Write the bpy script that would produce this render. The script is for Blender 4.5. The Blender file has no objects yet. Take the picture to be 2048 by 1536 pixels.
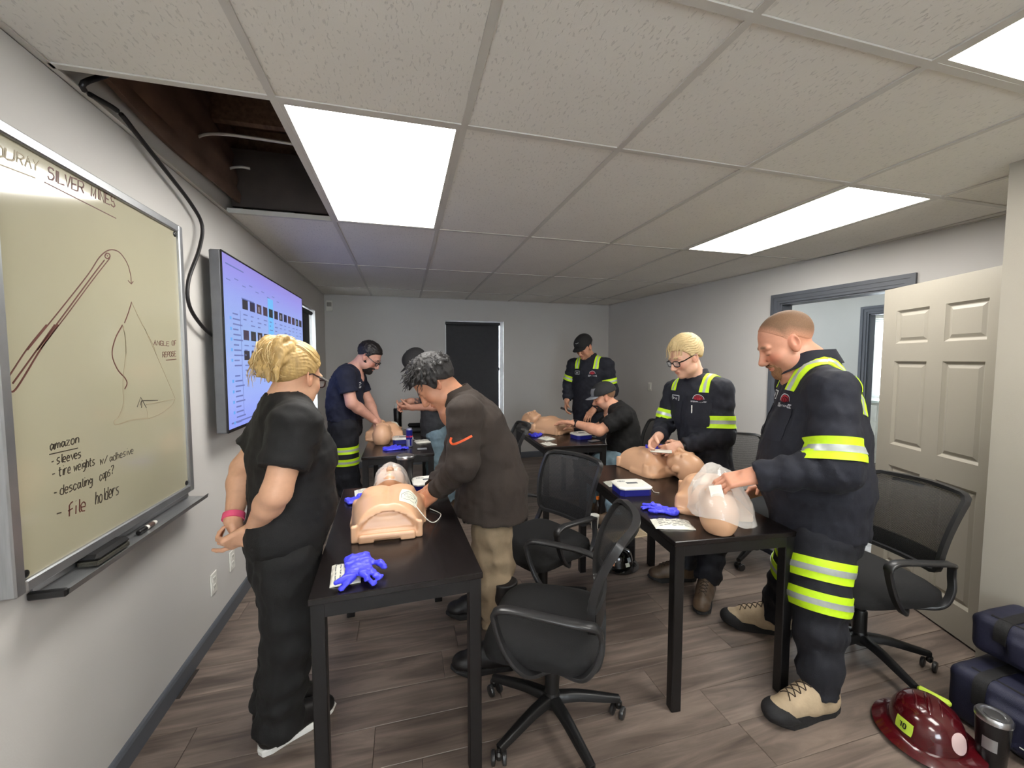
import bpy, math, random
import numpy as np
from mathutils import Vector, Matrix
from mathutils.bvhtree import BVHTree
random.seed(7)
SC = bpy.context.scene
COL = SC.collection
# ------------------------------------------------------------------ camera, world, exposure
CH = 1.48                      # eye height; camera stands at x = y = 0
YAW = math.atan2(216, 810); PITCH = math.atan2(-48, 810)
cam = bpy.data.cameras.new('camera'); cam.sensor_width = 36; cam.lens = 36*810/2048; cam.clip_start = .02
co = bpy.data.objects.new('camera', cam); COL.objects.link(co)
co.location = (0, 0, CH); co.rotation_euler = (math.pi/2+PITCH, 0, -YAW)
SC.camera = co
SC.view_settings.view_transform = 'Standard'; SC.view_settings.look = 'None'
SC.view_settings.gamma = 1; SC.view_settings.use_curve_mapping = False
SC.view_settings.exposure = 0.76
w = bpy.data.worlds.new('sky'); SC.world = w; w.use_nodes = True
bg = w.node_tree.nodes['Background']; bg.inputs[0].default_value = (.86, .92, 1, 1); bg.inputs[1].default_value = 11
PANEL = 10                    # strength of the ceiling light panels
SCREEN = .6

# ------------------------------------------------------------------ measuring: pixels of the photograph to points in the room
FW = np.array([math.sin(YAW)*math.cos(PITCH), math.cos(YAW)*math.cos(PITCH), math.sin(PITCH)])
RT = np.array([math.cos(YAW), -math.sin(YAW), 0.]); UP = np.cross(RT, FW)
EYE = np.array([0, 0, CH])
def ray(px, py): return FW+RT*((px-1024)/810.)-UP*((py-768)/810.)
def atz(px, py, z): d = ray(px, py); return EYE+d*((z-CH)/d[2])
def atx(px, py, x): d = ray(px, py); return EYE+d*(x/d[0])
def aty(px, py, y): d = ray(px, py); return EYE+d*(y/d[1])
def atp(px, py, p, n): d = ray(px, py); n = np.array(n, float); return EYE+d*((np.array(p)-EYE)@n/(d@n))
def nrm(v): v = np.array(v, float); return v/np.linalg.norm(v)

# ------------------------------------------------------------------ materials
def lin(c):
    return [((v/255.)/12.92 if v <= 10 else ((v/255.+.055)/1.055)**2.4) for v in c]
MATS = {}
def mat(name, rgb, rough=.6, metal=0., bump=None, noise=None, emit=0., alpha=None, trans=0., coat=0., sheen=0., ior=None, stretch=None, attr=None):
    if name in MATS: return MATS[name]
    m = bpy.data.materials.new(name); m.use_nodes = True; MATS[name] = m
    nt = m.node_tree; N = nt.nodes; L = nt.links; b = N['Principled BSDF']
    c = lin(rgb)+[1]
    b.inputs['Base Color'].default_value = c; b.inputs['Roughness'].default_value = rough; b.inputs['Metallic'].default_value = metal
    if coat: b.inputs['Coat Weight'].default_value = coat
    if sheen: b.inputs['Sheen Weight'].default_value = sheen
    if trans: b.inputs['Transmission Weight'].default_value = trans
    if ior: b.inputs['IOR'].default_value = ior
    if emit:
        b.inputs['Emission Color'].default_value = c; b.inputs['Emission Strength'].default_value = emit
    if alpha is not None: b.inputs['Alpha'].default_value = alpha
    tc = N.new('ShaderNodeTexCoord'); vec = tc.outputs['Object']
    if stretch:
        mp = N.new('ShaderNodeMapping'); mp.inputs['Scale'].default_value = stretch; L.new(vec, mp.inputs[0]); vec = mp.outputs[0]
    src = None
    if attr:
        a = N.new('ShaderNodeAttribute'); a.attribute_name = attr; src = a.outputs['Color']; L.new(src, b.inputs['Base Color'])
    n_s, n_a = noise or (12., .08)
    n = N.new('ShaderNodeTexNoise'); n.inputs['Scale'].default_value = n_s; n.inputs['Detail'].default_value = 4; L.new(vec, n.inputs['Vector'])
    mx = N.new('ShaderNodeMixRGB'); mx.blend_type = 'MULTIPLY'; mx.inputs[0].default_value = 1
    r = N.new('ShaderNodeMapRange'); r.inputs[1].default_value = .3; r.inputs[2].default_value = .7
    r.inputs[3].default_value = 1-n_a; r.inputs[4].default_value = 1+n_a
    L.new(n.outputs[0], r.inputs[0]); L.new(r.outputs[0], mx.inputs[2])
    if src: L.new(src, mx.inputs[1])
    else: mx.inputs[1].default_value = c
    L.new(mx.outputs[0], b.inputs['Base Color'])
    if bump:
        n2 = N.new('ShaderNodeTexNoise'); n2.inputs['Scale'].default_value = bump[0]; n2.inputs['Detail'].default_value = 3; L.new(vec, n2.inputs['Vector'])
        bp = N.new('ShaderNodeBump'); bp.inputs['Strength'].default_value = bump[1]; bp.inputs['Distance'].default_value = .004
        L.new(n2.outputs[0], bp.inputs['Height']); L.new(bp.outputs[0], b.inputs['Normal'])
    return m

# ------------------------------------------------------------------ objects
def tag(o, label=None, cat=None, group=None, kind=None):
    if label: o['label'] = label
    if cat: o['category'] = cat
    if group: o['group'] = group
    if kind: o['kind'] = kind
    return o
def thing(name, label, cat, loc=(0, 0, 0), rz=0., group=None):
    o = bpy.data.objects.new(name, None); COL.objects.link(o); o.empty_display_size = .1
    o.location = loc; o.rotation_euler = (0, 0, rz)
    return tag(o, label, cat, group)
def link(name, me, parent=None, loc=None):
    o = bpy.data.objects.new(name, me); COL.objects.link(o)
    if parent is not None: o.parent = parent
    if loc is not None: o.location = loc
    return o
def copy_tree(o, parent=None):
    c = o.copy(); COL.objects.link(c)
    if parent is not None: c.parent = parent
    for ch in list(o.children): copy_tree(ch, c)
    return c
def mesh(name, V, F, m=None, smooth=False):
    me = bpy.data.meshes.new(name); me.from_pydata([tuple(map(float, v)) for v in V], [], F)
    for mm in (m if isinstance(m, (list, tuple)) else [m]):
        if mm: me.materials.append(mm)
    if smooth: me.polygons.foreach_set('use_smooth', [True]*len(me.polygons))
    return me

def frame(z, x=(1, 0, 0)):
    z = nrm(z); x = np.array(x, float); x = x-z*(x@z)
    if np.linalg.norm(x) < 1e-4: x = np.array([0, 1., 0])-z*z[1]
    x = nrm(x); return np.array([x, np.cross(z, x), z])      # rows are the local axes
class MB:
    """collects simple solids and links them as one mesh object"""
    def __init__(s): s.V = []; s.F = []; s.S = []; s.M = []; s.mi = 0
    def add(s, V, F, smooth=False):
        o = len(s.V); s.V += [tuple(map(float, v)) for v in V]; s.F += [tuple(i+o for i in f) for f in F]
        s.S += [smooth]*len(F); s.M += [s.mi]*len(F); return s
    def box(s, lo, hi, R=None, c=None):
        lo = np.array(lo, float); hi = np.array(hi, float)
        V = np.array([(x, y, z) for x in (lo[0], hi[0]) for y in (lo[1], hi[1]) for z in (lo[2], hi[2])])
        if R is not None: V = V@np.array(R)
        if c is not None: V = V+np.array(c)
        return s.add(V, [(0, 1, 3, 2), (4, 6, 7, 5), (0, 4, 5, 1), (2, 3, 7, 6), (0, 2, 6, 4), (1, 5, 7, 3)])
    def rbox(s, lo, hi, b=.004, R=None, c=None):
        lo = np.array(lo, float); hi = np.array(hi, float); b = min(b, *(list((hi-lo)*.45)))
        P = []
        for x in (0, 1):
            for y in (0, 1):
                for z in (0, 1):
                    k = np.where([x, y, z], hi, lo); q = np.where([x, y, z], hi-b, lo+b)
                    P += [(k[0], q[1], q[2]), (q[0], k[1], q[2]), (q[0], q[1], k[2])]
        V = np.array(P)
        if R is not None: V = V@np.array(R)
        if c is not None: V = V+np.array(c)
        i = lambda x, y, z, a: (x*4+y*2+z)*3+a
        F = []
        for x in (0, 1): f = [i(x, 0, 0, 0), i(x, 0, 1, 0), i(x, 1, 1, 0), i(x, 1, 0, 0)]; F.append(f if x == 0 else f[::-1])
        for y in (0, 1): f = [i(0, y, 0, 1), i(1, y, 0, 1), i(1, y, 1, 1), i(0, y, 1, 1)]; F.append(f if y == 0 else f[::-1])
        for z in (0, 1): f = [i(0, 0, z, 2), i(0, 1, z, 2), i(1, 1, z, 2), i(1, 0, z, 2)]; F.append(f if z == 0 else f[::-1])
        for x in (0, 1):
            for y in (0, 1): f = [i(x, y, 0, 0), i(x, y, 0, 1), i(x, y, 1, 1), i(x, y, 1, 0)]; F.append(f if (x+y) % 2 else f[::-1])
        for x in (0, 1):
            for z in (0, 1): f = [i(x, 0, z, 0), i(x, 1, z, 0), i(x, 1, z, 2), i(x, 0, z, 2)]; F.append(f if (x+z) % 2 else f[::-1])
        for y in (0, 1):
            for z in (0, 1): f = [i(0, y, z, 1), i(0, y, z, 2), i(1, y, z, 2), i(1, y, z, 1)]; F.append(f if (y+z) % 2 else f[::-1])
        for x in (0, 1):
            for y in (0, 1):
                for z in (0, 1): f = [i(x, y, z, a) for a in range(3)]; F.append(f if (x+y+z) % 2 else f[::-1])
        return s.add(V, F)
    def sweep(s, pts, sec, up=(0, 0, 1), caps=True, smooth=True, closed=False, scale=None):
        """sec: list of (a,b) offsets along side and up of each frame"""
        P = [np.array(p, float) for p in pts]; n = len(P); m = len(sec); V = []; pu = np.array(up, float)
        for j in range(n):
            if closed: t = P[(j+1) % n]-P[j-1]
            else: t = P[min(j+1, n-1)]-P[max(j-1, 0)]
            t = nrm(t); u = pu-t*(pu@t)
            if np.linalg.norm(u) < 1e-3: u = frame(t)[1]
            u = nrm(u); sd = np.cross(t, u)
            k = scale[j] if scale is not None else 1
            for a, b in sec: V.append(P[j]+sd*a*k+u*b*k)
        F = []
        for j in range(n if closed else n-1):
            for q in range(m):
                a = j*m+q; b = j*m+(q+1) % m; c = ((j+1) % n)*m+(q+1) % m; d = ((j+1) % n)*m+q
                F.append((a, b, c, d))
        s.add(V, F, smooth)
        if caps and not closed:
            o = len(s.V)-len(V); s.F += [tuple(o+q for q in range(m))[::-1], tuple(o+(n-1)*m+q for q in range(m))]; s.S += [False]*2; s.M += [s.mi]*2
        return s
    def tube(s, pts, r, n=8, closed=False, caps=True):
        sec = [(math.cos(2*math.pi*q/n), math.sin(2*math.pi*q/n)) for q in range(n)]
        sc = r if hasattr(r, '__len__') else [r]*len(pts)
        P = [np.array(p, float) for p in pts]; t0 = P[1]-P[0]
        up = (0, 0, 1) if abs(nrm(t0)[2]) < .9 else (0, 1, .01)
        return s.sweep(P, sec, up=up, closed=closed, caps=caps, scale=sc)
    def lathe(s, prof, n=24, c=(0, 0, 0), R=None, smooth=True):
        V = []; F = []; m = len(prof)
        for q in range(n):
            a = 2*math.pi*q/n
            for r, z in prof: V.append((r*math.cos(a), r*math.sin(a), z))
        for q in range(n):
            for j in range(m-1):
                F.append((q*m+j, ((q+1) % n)*m+j, ((q+1) % n)*m+j+1, q*m+j+1))
        V = np.array(V)
        if prof[0][0] > 1e-6: F.append(tuple(q*m for q in range(n))[::-1])
        if prof[-1][0] > 1e-6: F.append(tuple(q*m+m-1 for q in range(n)))
        if R is not None: V = V@np.array(R)
        return s.add(V+np.array(c), F, smooth)
    def ball(s, c, r, n=12, R=None):
        r = np.array(r if hasattr(r, '__len__') else [r]*3, float)
        pr = [(math.sin(math.pi*j/n), -math.cos(math.pi*j/n)) for j in range(n+1)]
        V = []; F = []; m = len(pr); k = n*2
        for q in range(k):
            a = 2*math.pi*q/k
            V += [(p*math.cos(a), p*math.sin(a), z) for p, z in pr]
        for q in range(k):
            for j in range(n): F.append((q*m+j, ((q+1) % k)*m+j, ((q+1) % k)*m+j+1, q*m+j+1))
        V = np.array(V)*r
        if R is not None: V = V@np.array(R)
        return s.add(V+np.array(c), F, True)
    def prism(s, poly, o, u, v, h, smooth=False):
        """poly in the u,v plane through o, extruded by h along u x v"""
        o, u, v = map(lambda q: np.array(q, float), (o, u, v)); n = np.cross(u, v); n = n/np.linalg.norm(n)*h; m = len(poly)
        V = [o+u*a+v*b for a, b in poly]+[o+u*a+v*b+n for a, b in poly]
        F = [tuple(range(m))[::-1], tuple(range(m, 2*m))]+[(q, (q+1) % m, m+(q+1) % m, m+q) for q in range(m)]
        return s.add(V, F, smooth)
    def sheet(s, fn, nu, nv, t=.002, smooth=True):
        """a thin closed skin over fn(u,v) -> point; thickness t along its normal"""
        P = np.array([[fn(i/nu, j/nv) for j in range(nv+1)] for i in range(nu+1)])
        du = np.gradient(P, axis=0); dv = np.gradient(P, axis=1); n = np.cross(du, dv); n /= np.linalg.norm(n, axis=2)[..., None]+1e-9
        A = (P+n*t/2).reshape(-1, 3); B = (P-n*t/2).reshape(-1, 3); k = len(A); w = nv+1; F = []
        for i in range(nu):
            for j in range(nv):
                a = i*w+j; F.append((a, a+w, a+w+1, a+1)); F.append((k+a, k+a+1, k+a+w+1, k+a+w))
        rim = [i*w for i in range(nu+1)]+[nu*w+j for j in range(1, nv+1)]+[i*w+nv for i in range(nu-1, -1, -1)]+[j for j in range(nv-1, 0, -1)]
        for a, b in zip(rim, rim[1:]+rim[:1]): F.append((a, k+a, k+b, b))
        return s.add(np.vstack([A, B]), F, smooth)
    def build(s, name, m, parent=None, loc=None):
        me = bpy.data.meshes.new(name); me.from_pydata(s.V, [], s.F)
        for mm in (m if isinstance(m, (list, tuple)) else [m]): me.materials.append(mm)
        me.polygons.foreach_set('use_smooth', s.S); me.polygons.foreach_set('material_index', s.M)
        o = link(name, me, parent, loc)
        if any(s.S):
            try: me.set_sharp_from_angle(angle=math.radians(50))
            except Exception: pass
        return o
def curve(pts, n=8):
    """Catmull-Rom through pts"""
    P = [np.array(p, float) for p in pts]; P = [2*P[0]-P[1]]+P+[2*P[-1]-P[-2]]; out = []
    for i in range(1, len(P)-2):
        for k in range(n):
            t = k/n; a, b, c, d = P[i-1:i+3]
            out.append(.5*((2*b)+(c-a)*t+(2*a-5*b+4*c-d)*t*t+(3*b-a-3*c+d)*t**3))
    out.append(P[-2]); return out
def structure(o): o['kind'] = 'structure'; return o

# ------------------------------------------------------------------ stroke lettering (grid 4 wide, 6 high)
G = {'A': '00 26 40|13 33', 'B': '00 06 36 35 43 03|33 42 41 30 00', 'C': '45 36 16 05 01 10 30 41', 'D': '00 06 26 44 42 20 00', 'E': '40 00 06 46|03 33',
 'F': '00 06 46|03 33', 'G': '45 36 16 05 01 10 30 41 43 23', 'H': '00 06|40 46|03 43', 'I': '10 16', 'J': '01 10 20 31 36', 'K': '00 06|46 03 40', 'L': '06 00 40',
 'M': '00 06 21 46 40', 'N': '00 06 40 46', 'O': '10 01 05 16 36 45 41 30 10', 'P': '00 06 36 45 44 33 03', 'Q': '10 01 05 16 36 45 41 30 10|22 40', 'R': '00 06 36 45 44 33 03|23 40',
 'S': '01 10 30 41 42 33 13 04 05 16 36 45', 'T': '20 26|06 46', 'U': '06 01 10 30 41 46', 'V': '06 20 46', 'W': '06 10 23 30 46', 'X': '00 46|06 40', 'Y': '06 23 46|23 20', 'Z': '06 46 00 40',
 'a': '33 14 03 01 10 21 33|34 31 40', 'b': '06 00 20 31 33 24 04', 'c': '33 24 14 03 01 10 20 31', 'd': '36 30|33 14 03 01 10 30', 'e': '02 32 33 24 14 03 01 10 30', 'f': '10 15 26 36|03 33',
 'g': '33 14 03 02 11 32|34 3/ 2. 0.', 'h': '06 00|02 14 24 33 30', 'i': '10 14|16 16.', 'j': '24 2/ 1.', 'k': '06 00|34 02 30', 'l': '16 11 20', 'm': '00 04|02 14 23 20|23 34 43 40', 'n': '00 04|02 14 24 33 30',
 'o': '10 01 03 14 24 33 31 20 10', 'p': '04 0.|04 24 33 31 20 00', 'r': '00 04|02 14 34', 's': '00 20 31 22 12 03 14 34', 't': '16 11 20 30|04 34', 'u': '04 01 10 20 31|34 30', 'v': '04 20 44', 'w': '04 10 23 30 44', 'x': '00 34|04 30',
 'y': '04 21|44 0.', 'z': '04 34 00 30', '0': '10 01 05 16 26 35 31 20 10', '1': '05 26 20', '2': '05 16 36 45 00 40', '3': '06 46 23 32 41 30 00', '4': '06 03 43|36 30', '5': '46 06 03 33 42 40 00', '6': '46 16 02 10 30 41 42 33 03', '8': '13 04 16 36 44 33 13 01 10 30 41 33', '9': '43 13 04 06 36 44 40',
 '-': '03 33', '/': '00 46', '?': '05 16 36 45 22|20 21', '.': '10 11', ' ': '', '+': '21 25|03 43', ':': '11 12|14 15'}
def glyphs(text, jit=0.):
    """polylines of a text in units of its cap height; returns list and total width"""
    out = []; x = 0.
    for ch in text:
        for st in [q for q in G.get(ch, '').split('|') if q]:
            pl = []
            for p in st.split():
                yy = {'.': -2, '/': -1}.get(p[1]); yy = float(p[1]) if yy is None else float(yy)
                pl.append(((x+float(p[0])+random.uniform(-jit, jit))/6., (yy+random.uniform(-jit, jit))/6.))
            if len(pl) == 1: pl.append((pl[0][0]+.03, pl[0][1]))
            out.append(pl)
        x += 3.4 if ch == ' ' else 2.2 if ch in 'Iijl.:' else (5.4 if ch in 'mwMW' else 5.0 if ch.isupper() else 4.4)
    return out, x/6.
def strokes_mb(mb, lines, to3d, nrm_, wd, t=.0006):
    """ribbons (thin solid strips) along 2-D polylines mapped by to3d"""
    nv = np.array(nrm_, float)
    for pl in lines:
        P = [np.array(to3d(a, b)) for a, b in pl]
        P = [P[0]]+[q for p_, q in zip(P, P[1:]) if np.linalg.norm(q-p_) > 1e-5]
        if len(P) < 2: continue
        mb.sweep(P, [(-wd/2, 0), (wd/2, 0), (wd/2, t), (-wd/2, t)], up=nv, smooth=False)
def text_mb(mb, text, o, u, v, h, wd, n=None, jit=0., width=None, t=.0006):
    """text with lower left corner o, unit directions u, v, cap height h"""
    o = np.array(o, float); u = nrm(u); v = np.array(v, float)
    L, w_ = glyphs(text, jit); k = h if width is None else width/max(w_, 1e-6)
    nv = nrm(np.cross(u, v)) if n is None else n
    strokes_mb(mb, L, lambda a, b: o+u*a*k+v*b*h, nv, wd, t)
# ------------------------------------------------------------------ the room
CEIL = 2.34; XL = -1.0; YF = 5.83; YB = -2.6
M_wall = mat('wall_paint', (202, 199, 195), .75, bump=(180, .08), noise=(2, .02))
M_trim = mat('grey_trim_paint', (90, 94, 101), .45, noise=(5, .03))
M_bar = mat('grid_bar_white', (200, 196, 188), .5, noise=(6, .03))
M_black = mat('black_powder_coat', (17, 16, 17), .42, noise=(30, .1))
M_blackp = mat('black_plastic', (20, 20, 21), .38, bump=(300, .1))
M_white = mat('white_plastic', (226, 224, 216), .4)
M_chrome = mat('brushed_steel', (190, 190, 192), .28, 1., stretch=(1, 1, 20))
M_alu = mat('anodised_aluminium', (176, 178, 180), .38, .85, stretch=(20, 1, 1))

def tile_material():
    m = mat('fissured_tile', (228, 224, 216), .9, noise=(3, .02)); nt = m.node_tree; N = nt.nodes; L = nt.links; b = N['Principled BSDF']
    tc = N.new('ShaderNodeTexCoord'); mp = N.new('ShaderNodeMapping'); mp.inputs['Scale'].default_value = (125, 46, 1); L.new(tc.outputs['Object'], mp.inputs[0])
    n = N.new('ShaderNodeTexNoise'); n.inputs['Scale'].default_value = 1; n.inputs['Detail'].default_value = 2; n.inputs['Distortion'].default_value = .6; L.new(mp.outputs[0], n.inputs['Vector'])
    r = N.new('ShaderNodeMapRange'); r.inputs[1].default_value = .33; r.inputs[2].default_value = .40; L.new(n.outputs[0], r.inputs[0])
    n2 = N.new('ShaderNodeTexNoise'); n2.inputs['Scale'].default_value = 240; L.new(tc.outputs['Object'], n2.inputs['Vector'])
    old = b.inputs['Base Color'].links[0].from_socket
    mx = N.new('ShaderNodeMixRGB'); mx.blend_type = 'MULTIPLY'; mx.inputs[0].default_value = .17; L.new(old, mx.inputs[1]); L.new(r.outputs[0], mx.inputs[2]); L.new(mx.outputs[0], b.inputs['Base Color'])
    ad = N.new('ShaderNodeMath'); ad.operation = 'MULTIPLY_ADD'; L.new(n2.outputs[0], ad.inputs[0]); ad.inputs[1].default_value = .25; L.new(r.outputs[0], ad.inputs[2])
    bp = N.new('ShaderNodeBump'); bp.inputs['Strength'].default_value = .35; bp.inputs['Distance'].default_value = .003; L.new(ad.outputs[0], bp.inputs['Height']); L.new(bp.outputs[0], b.inputs['Normal'])
    return m
M_tile = tile_material()

def plank_material():
    m = mat('wood_look_vinyl', (118, 99, 86), .36, noise=(2, .05)); nt = m.node_tree; N = nt.nodes; L = nt.links; b = N['Principled BSDF']
    tc = N.new('ShaderNodeTexCoord'); oi = N.new('ShaderNodeObjectInfo')
    cb = N.new('ShaderNodeCombineXYZ'); mu = N.new('ShaderNodeMath'); mu.operation = 'MULTIPLY'; mu.inputs[1].default_value = 37; L.new(oi.outputs['Random'], mu.inputs[0]); L.new(mu.outputs[0], cb.inputs[2]); L.new(mu.outputs[0], cb.inputs[0])
    va = N.new('ShaderNodeVectorMath'); va.operation = 'ADD'; L.new(tc.outputs['Object'], va.inputs[0]); L.new(cb.outputs[0], va.inputs[1])
    mp = N.new('ShaderNodeMapping'); mp.inputs['Scale'].default_value = (1.6, 17, 1); L.new(va.outputs[0], mp.inputs[0])
    n = N.new('ShaderNodeTexNoise'); n.inputs['Scale'].default_value = 1.; n.inputs['Detail'].default_value = 6; n.inputs['Roughness'].default_value = .62; n.inputs['Distortion'].default_value = .9; L.new(mp.outputs[0], n.inputs['Vector'])
    cr = N.new('ShaderNodeValToRGB'); e = cr.color_ramp.elements
    e[0].position = .28; e[0].color = lin((77, 67, 62))+[1]; e[1].position = .74; e[1].color = lin((146, 130, 119))+[1]
    k = cr.color_ramp.elements.new(.5); k.color = lin((114, 101, 92))+[1]
    L.new(n.outputs[0], cr.inputs[0])
    mr = N.new('ShaderNodeMapRange'); mr.inputs[3].default_value = .92; mr.inputs[4].default_value = 1.07; L.new(oi.outputs['Random'], mr.inputs[0])
    mx = N.new('ShaderNodeMixRGB'); mx.blend_type = 'MULTIPLY'; mx.inputs[0].default_value = 1; L.new(cr.outputs[0], mx.inputs[1]); L.new(mr.outputs[0], mx.inputs[2]); L.new(mx.outputs[0], b.inputs['Base Color'])
    bp = N.new('ShaderNodeBump'); bp.inputs['Strength'].default_value = .12; bp.inputs['Distance'].default_value = .002; L.new(n.outputs[0], bp.inputs['Height']); L.new(bp.outputs[0], b.inputs['Normal'])
    return m
M_plank = plank_material()
M_sub = mat('dark_subfloor', (50, 44, 40), .8)

# right wall runs a little off square
RA = np.array([3.134, 5.83, 0]); RU = nrm([3.488-3.134, 1.635-5.83, 0]); RN = np.array([-RU[1], RU[0], 0]); RR = np.array([RU, RN, [0, 0, 1.]])
def rw(s, z, n=0.): return RA+RU*s+RN*n+np.array([0, 0, z])
S0, S1 = 2.83, 3.73             # door opening along the right wall
ZD = 2.0

fl = structure(MB().box((-1.1, YB-.1, -.08), (7.2, 7., -.006)).build('floor', M_sub))
PW = .182; PL = 1.22
rows = int((YF-(-.3))/PW)+1; k = 0; pm = {}
for r in range(rows+1):
    y0 = YF-PW*(r+1); x = -1.0-random.random()*PL
    while x < 3.75:
        a = max(x, -1.0); b = min(x+PL, 3.75); x += PL
        if b-a < .05: continue
        key = round(b-a, 3)
        if abs(key-PL) < 1e-3 and 'p' in pm: me = pm['p']
        else:
            L_ = b-a
            q = MB().rbox((-L_/2+.0008, -PW/2+.0008, -.006), (L_/2-.0008, PW/2-.0008, 0), .0012)
            o = q.build('plank', M_plank, fl, ((a+b)/2, y0+PW/2, 0)); me = o.data
            if abs(key-PL) < 1e-3: pm['p'] = me
            continue
        link('plank', me, fl, ((a+b)/2, y0+PW/2, 0))
MB().box((-1.0, YB, -.006), (3.75, YF-PW*(rows+1), 0)).build('floor_margin', M_plank, fl)
MB().box((3.75, .5, -.006), (7.2, 7., 0)).build('hallway_flooring', M_plank, fl)

# walls
m = MB(); W1 = (4.32, 5.24, .66, 2.06)                                   # left window y0,y1,z0,z1
m.box((-1.12, YB, 0), (XL, W1[0], 2.9)); m.box((-1.12, W1[1], 0), (XL, YF+.12, 2.9)); m.box((-1.12, W1[0], 0), (XL, W1[1], W1[2])); m.box((-1.12, W1[0], W1[3]), (XL, W1[1], 2.9))
structure(m.build('wall_left', M_wall))
W2 = (.575, 1.43, .645, 2.045)
m = MB(); m.box((-1.0, YF, 0), (W2[0], YF+.12, 2.9)); m.box((W2[1], YF, 0), (3.3, YF+.12, 2.9)); m.box((W2[0], YF, 0), (W2[1], YF+.12, W2[2])); m.box((W2[0], YF, W2[3]), (W2[1], YF+.12, 2.9))
structure(m.build('wall_far', M_wall))
m = MB(); m.box((0, 0, 0), (S0, .13, 2.9), RR, RA); m.box((S1, 0, 0), (4.8, .13, 2.9), RR, RA); m.box((S0, 0, ZD), (S1, .13, 2.9), RR, RA)
structure(m.build('wall_right', M_wall))
structure(MB().box((2.60, YB, 0), (3.66, 1.215, 2.9)).build('wall_near_right', mat('shaded_beige_wall_paint', (164, 158, 146), .75, bump=(180, .08), noise=(2, .02))))  # shade put into the colour: beige darkened to counter strong light here
W4 = (-.75, .75, .9, 2.1)
m = MB(); m.box((-1.12, YB-.12, 0), (W4[0], YB, 2.9)); m.box((W4[1], YB-.12, 0), (2.6, YB, 2.9)); m.box((W4[0], YB-.12, 0), (W4[1], YB, W4[2])); m.box((W4[0], YB-.12, W4[3]), (W4[1], YB, 2.9)); structure(m.build('wall_back', M_wall))

# baseboards
def base(name, p, q, n):
    p = np.array(p, float); q = np.array(q, float); n = np.array(n, float)
    sec = [(0, 0), (.013, 0), (.013, .07), (.009, .082), (.004, .088), (0, .088)]
    u = nrm(q-p); sgn = 1 if np.cross(u, [0, 0, 1.])@n > 0 else -1
    structure(MB().sweep([p, q], [(a*sgn, b) for a, b in sec], smooth=False).build(name, M_trim))
base('baseboard_left', (XL, YB, 0), (XL, YF, 0), (1, 0, 0)); base('baseboard_far', (XL, YF, 0), (3.13, YF, 0), (0, -1, 0))
base('baseboard_right', rw(0, 0), rw(S0-.085, 0), -RN); base('baseboard_near', rw(S1+.085, 0), rw(4.6, 0), -RN)

# ceiling: deck, joists, grid, tiles, light panels
M_deck = mat('old_plywood_deck', (105, 84, 70), .9, noise=(3, .3), bump=(20, .5)); M_joist = mat('rough_joist', (120, 96, 78), .85, noise=(6, .25), stretch=(8, 1, 8))
ce = structure(MB().box((-1.12, YB-.1, 2.9), (7.2, 7., 2.98)).build('ceiling', M_deck))
for y in (1.3, 1.72, 2.12, 2.52, 2.92, 3.32): MB().box((-.98, y, 2.74), (3.3, y+.045, 2.9)).build('joist', M_joist, ce)
M_insul = mat('kraft_insulation', (112, 88, 74), .95, noise=(5, .35), bump=(9, 1.))
MB().sheet(lambda u, v: np.array([-.965+.02*math.sin(9*u+4*v)+.012*math.sin(23*v), 1.2+1.9*u, 2.42+.46*v]), 24, 10, .02).build('insulation', M_insul, ce)
M_dk = mat('dark_plenum_board', (70, 62, 58), .9, noise=(4, .3)); MB().box((-.98, 2.83, 2.40), (.3, 2.86, 2.74)).build('draft_board', M_dk, ce)  # plain dark board across the far side of the ceiling hole
M_cond = mat('flex_conduit', (200, 198, 190), .5, .3)
for pts in ([(375, 295), (400, 272), (440, 268), (500, 275), (600, 290)], [(430, 367), (455, 340), (478, 334), (500, 337)]):
    MB().tube(curve([atp(px, py, (0, 0, 2.56), (0, 0, 1)) for px, py in pts]), .007, 6).build('conduit', M_cond, ce)
PX = .634; GX = [-.405+PX*i for i in range(-1, 7)]; GX[0] = XL; GX.append(3.66)
GY = [YB, -1.57, -.35, .88, 1.545, 2.775, 3.995, 5.215, YF]
ZT = CEIL+.006
lights = {(1, 4), (5, 4), (4, 2), (1, 1)}            # (column, row) of the lit panels; the last is added fill, out of view
hole = {(0, 4)}
M_em = mat('panel_diffuser', (255, 252, 246), .5, emit=PANEL)
tm = {}
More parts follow.
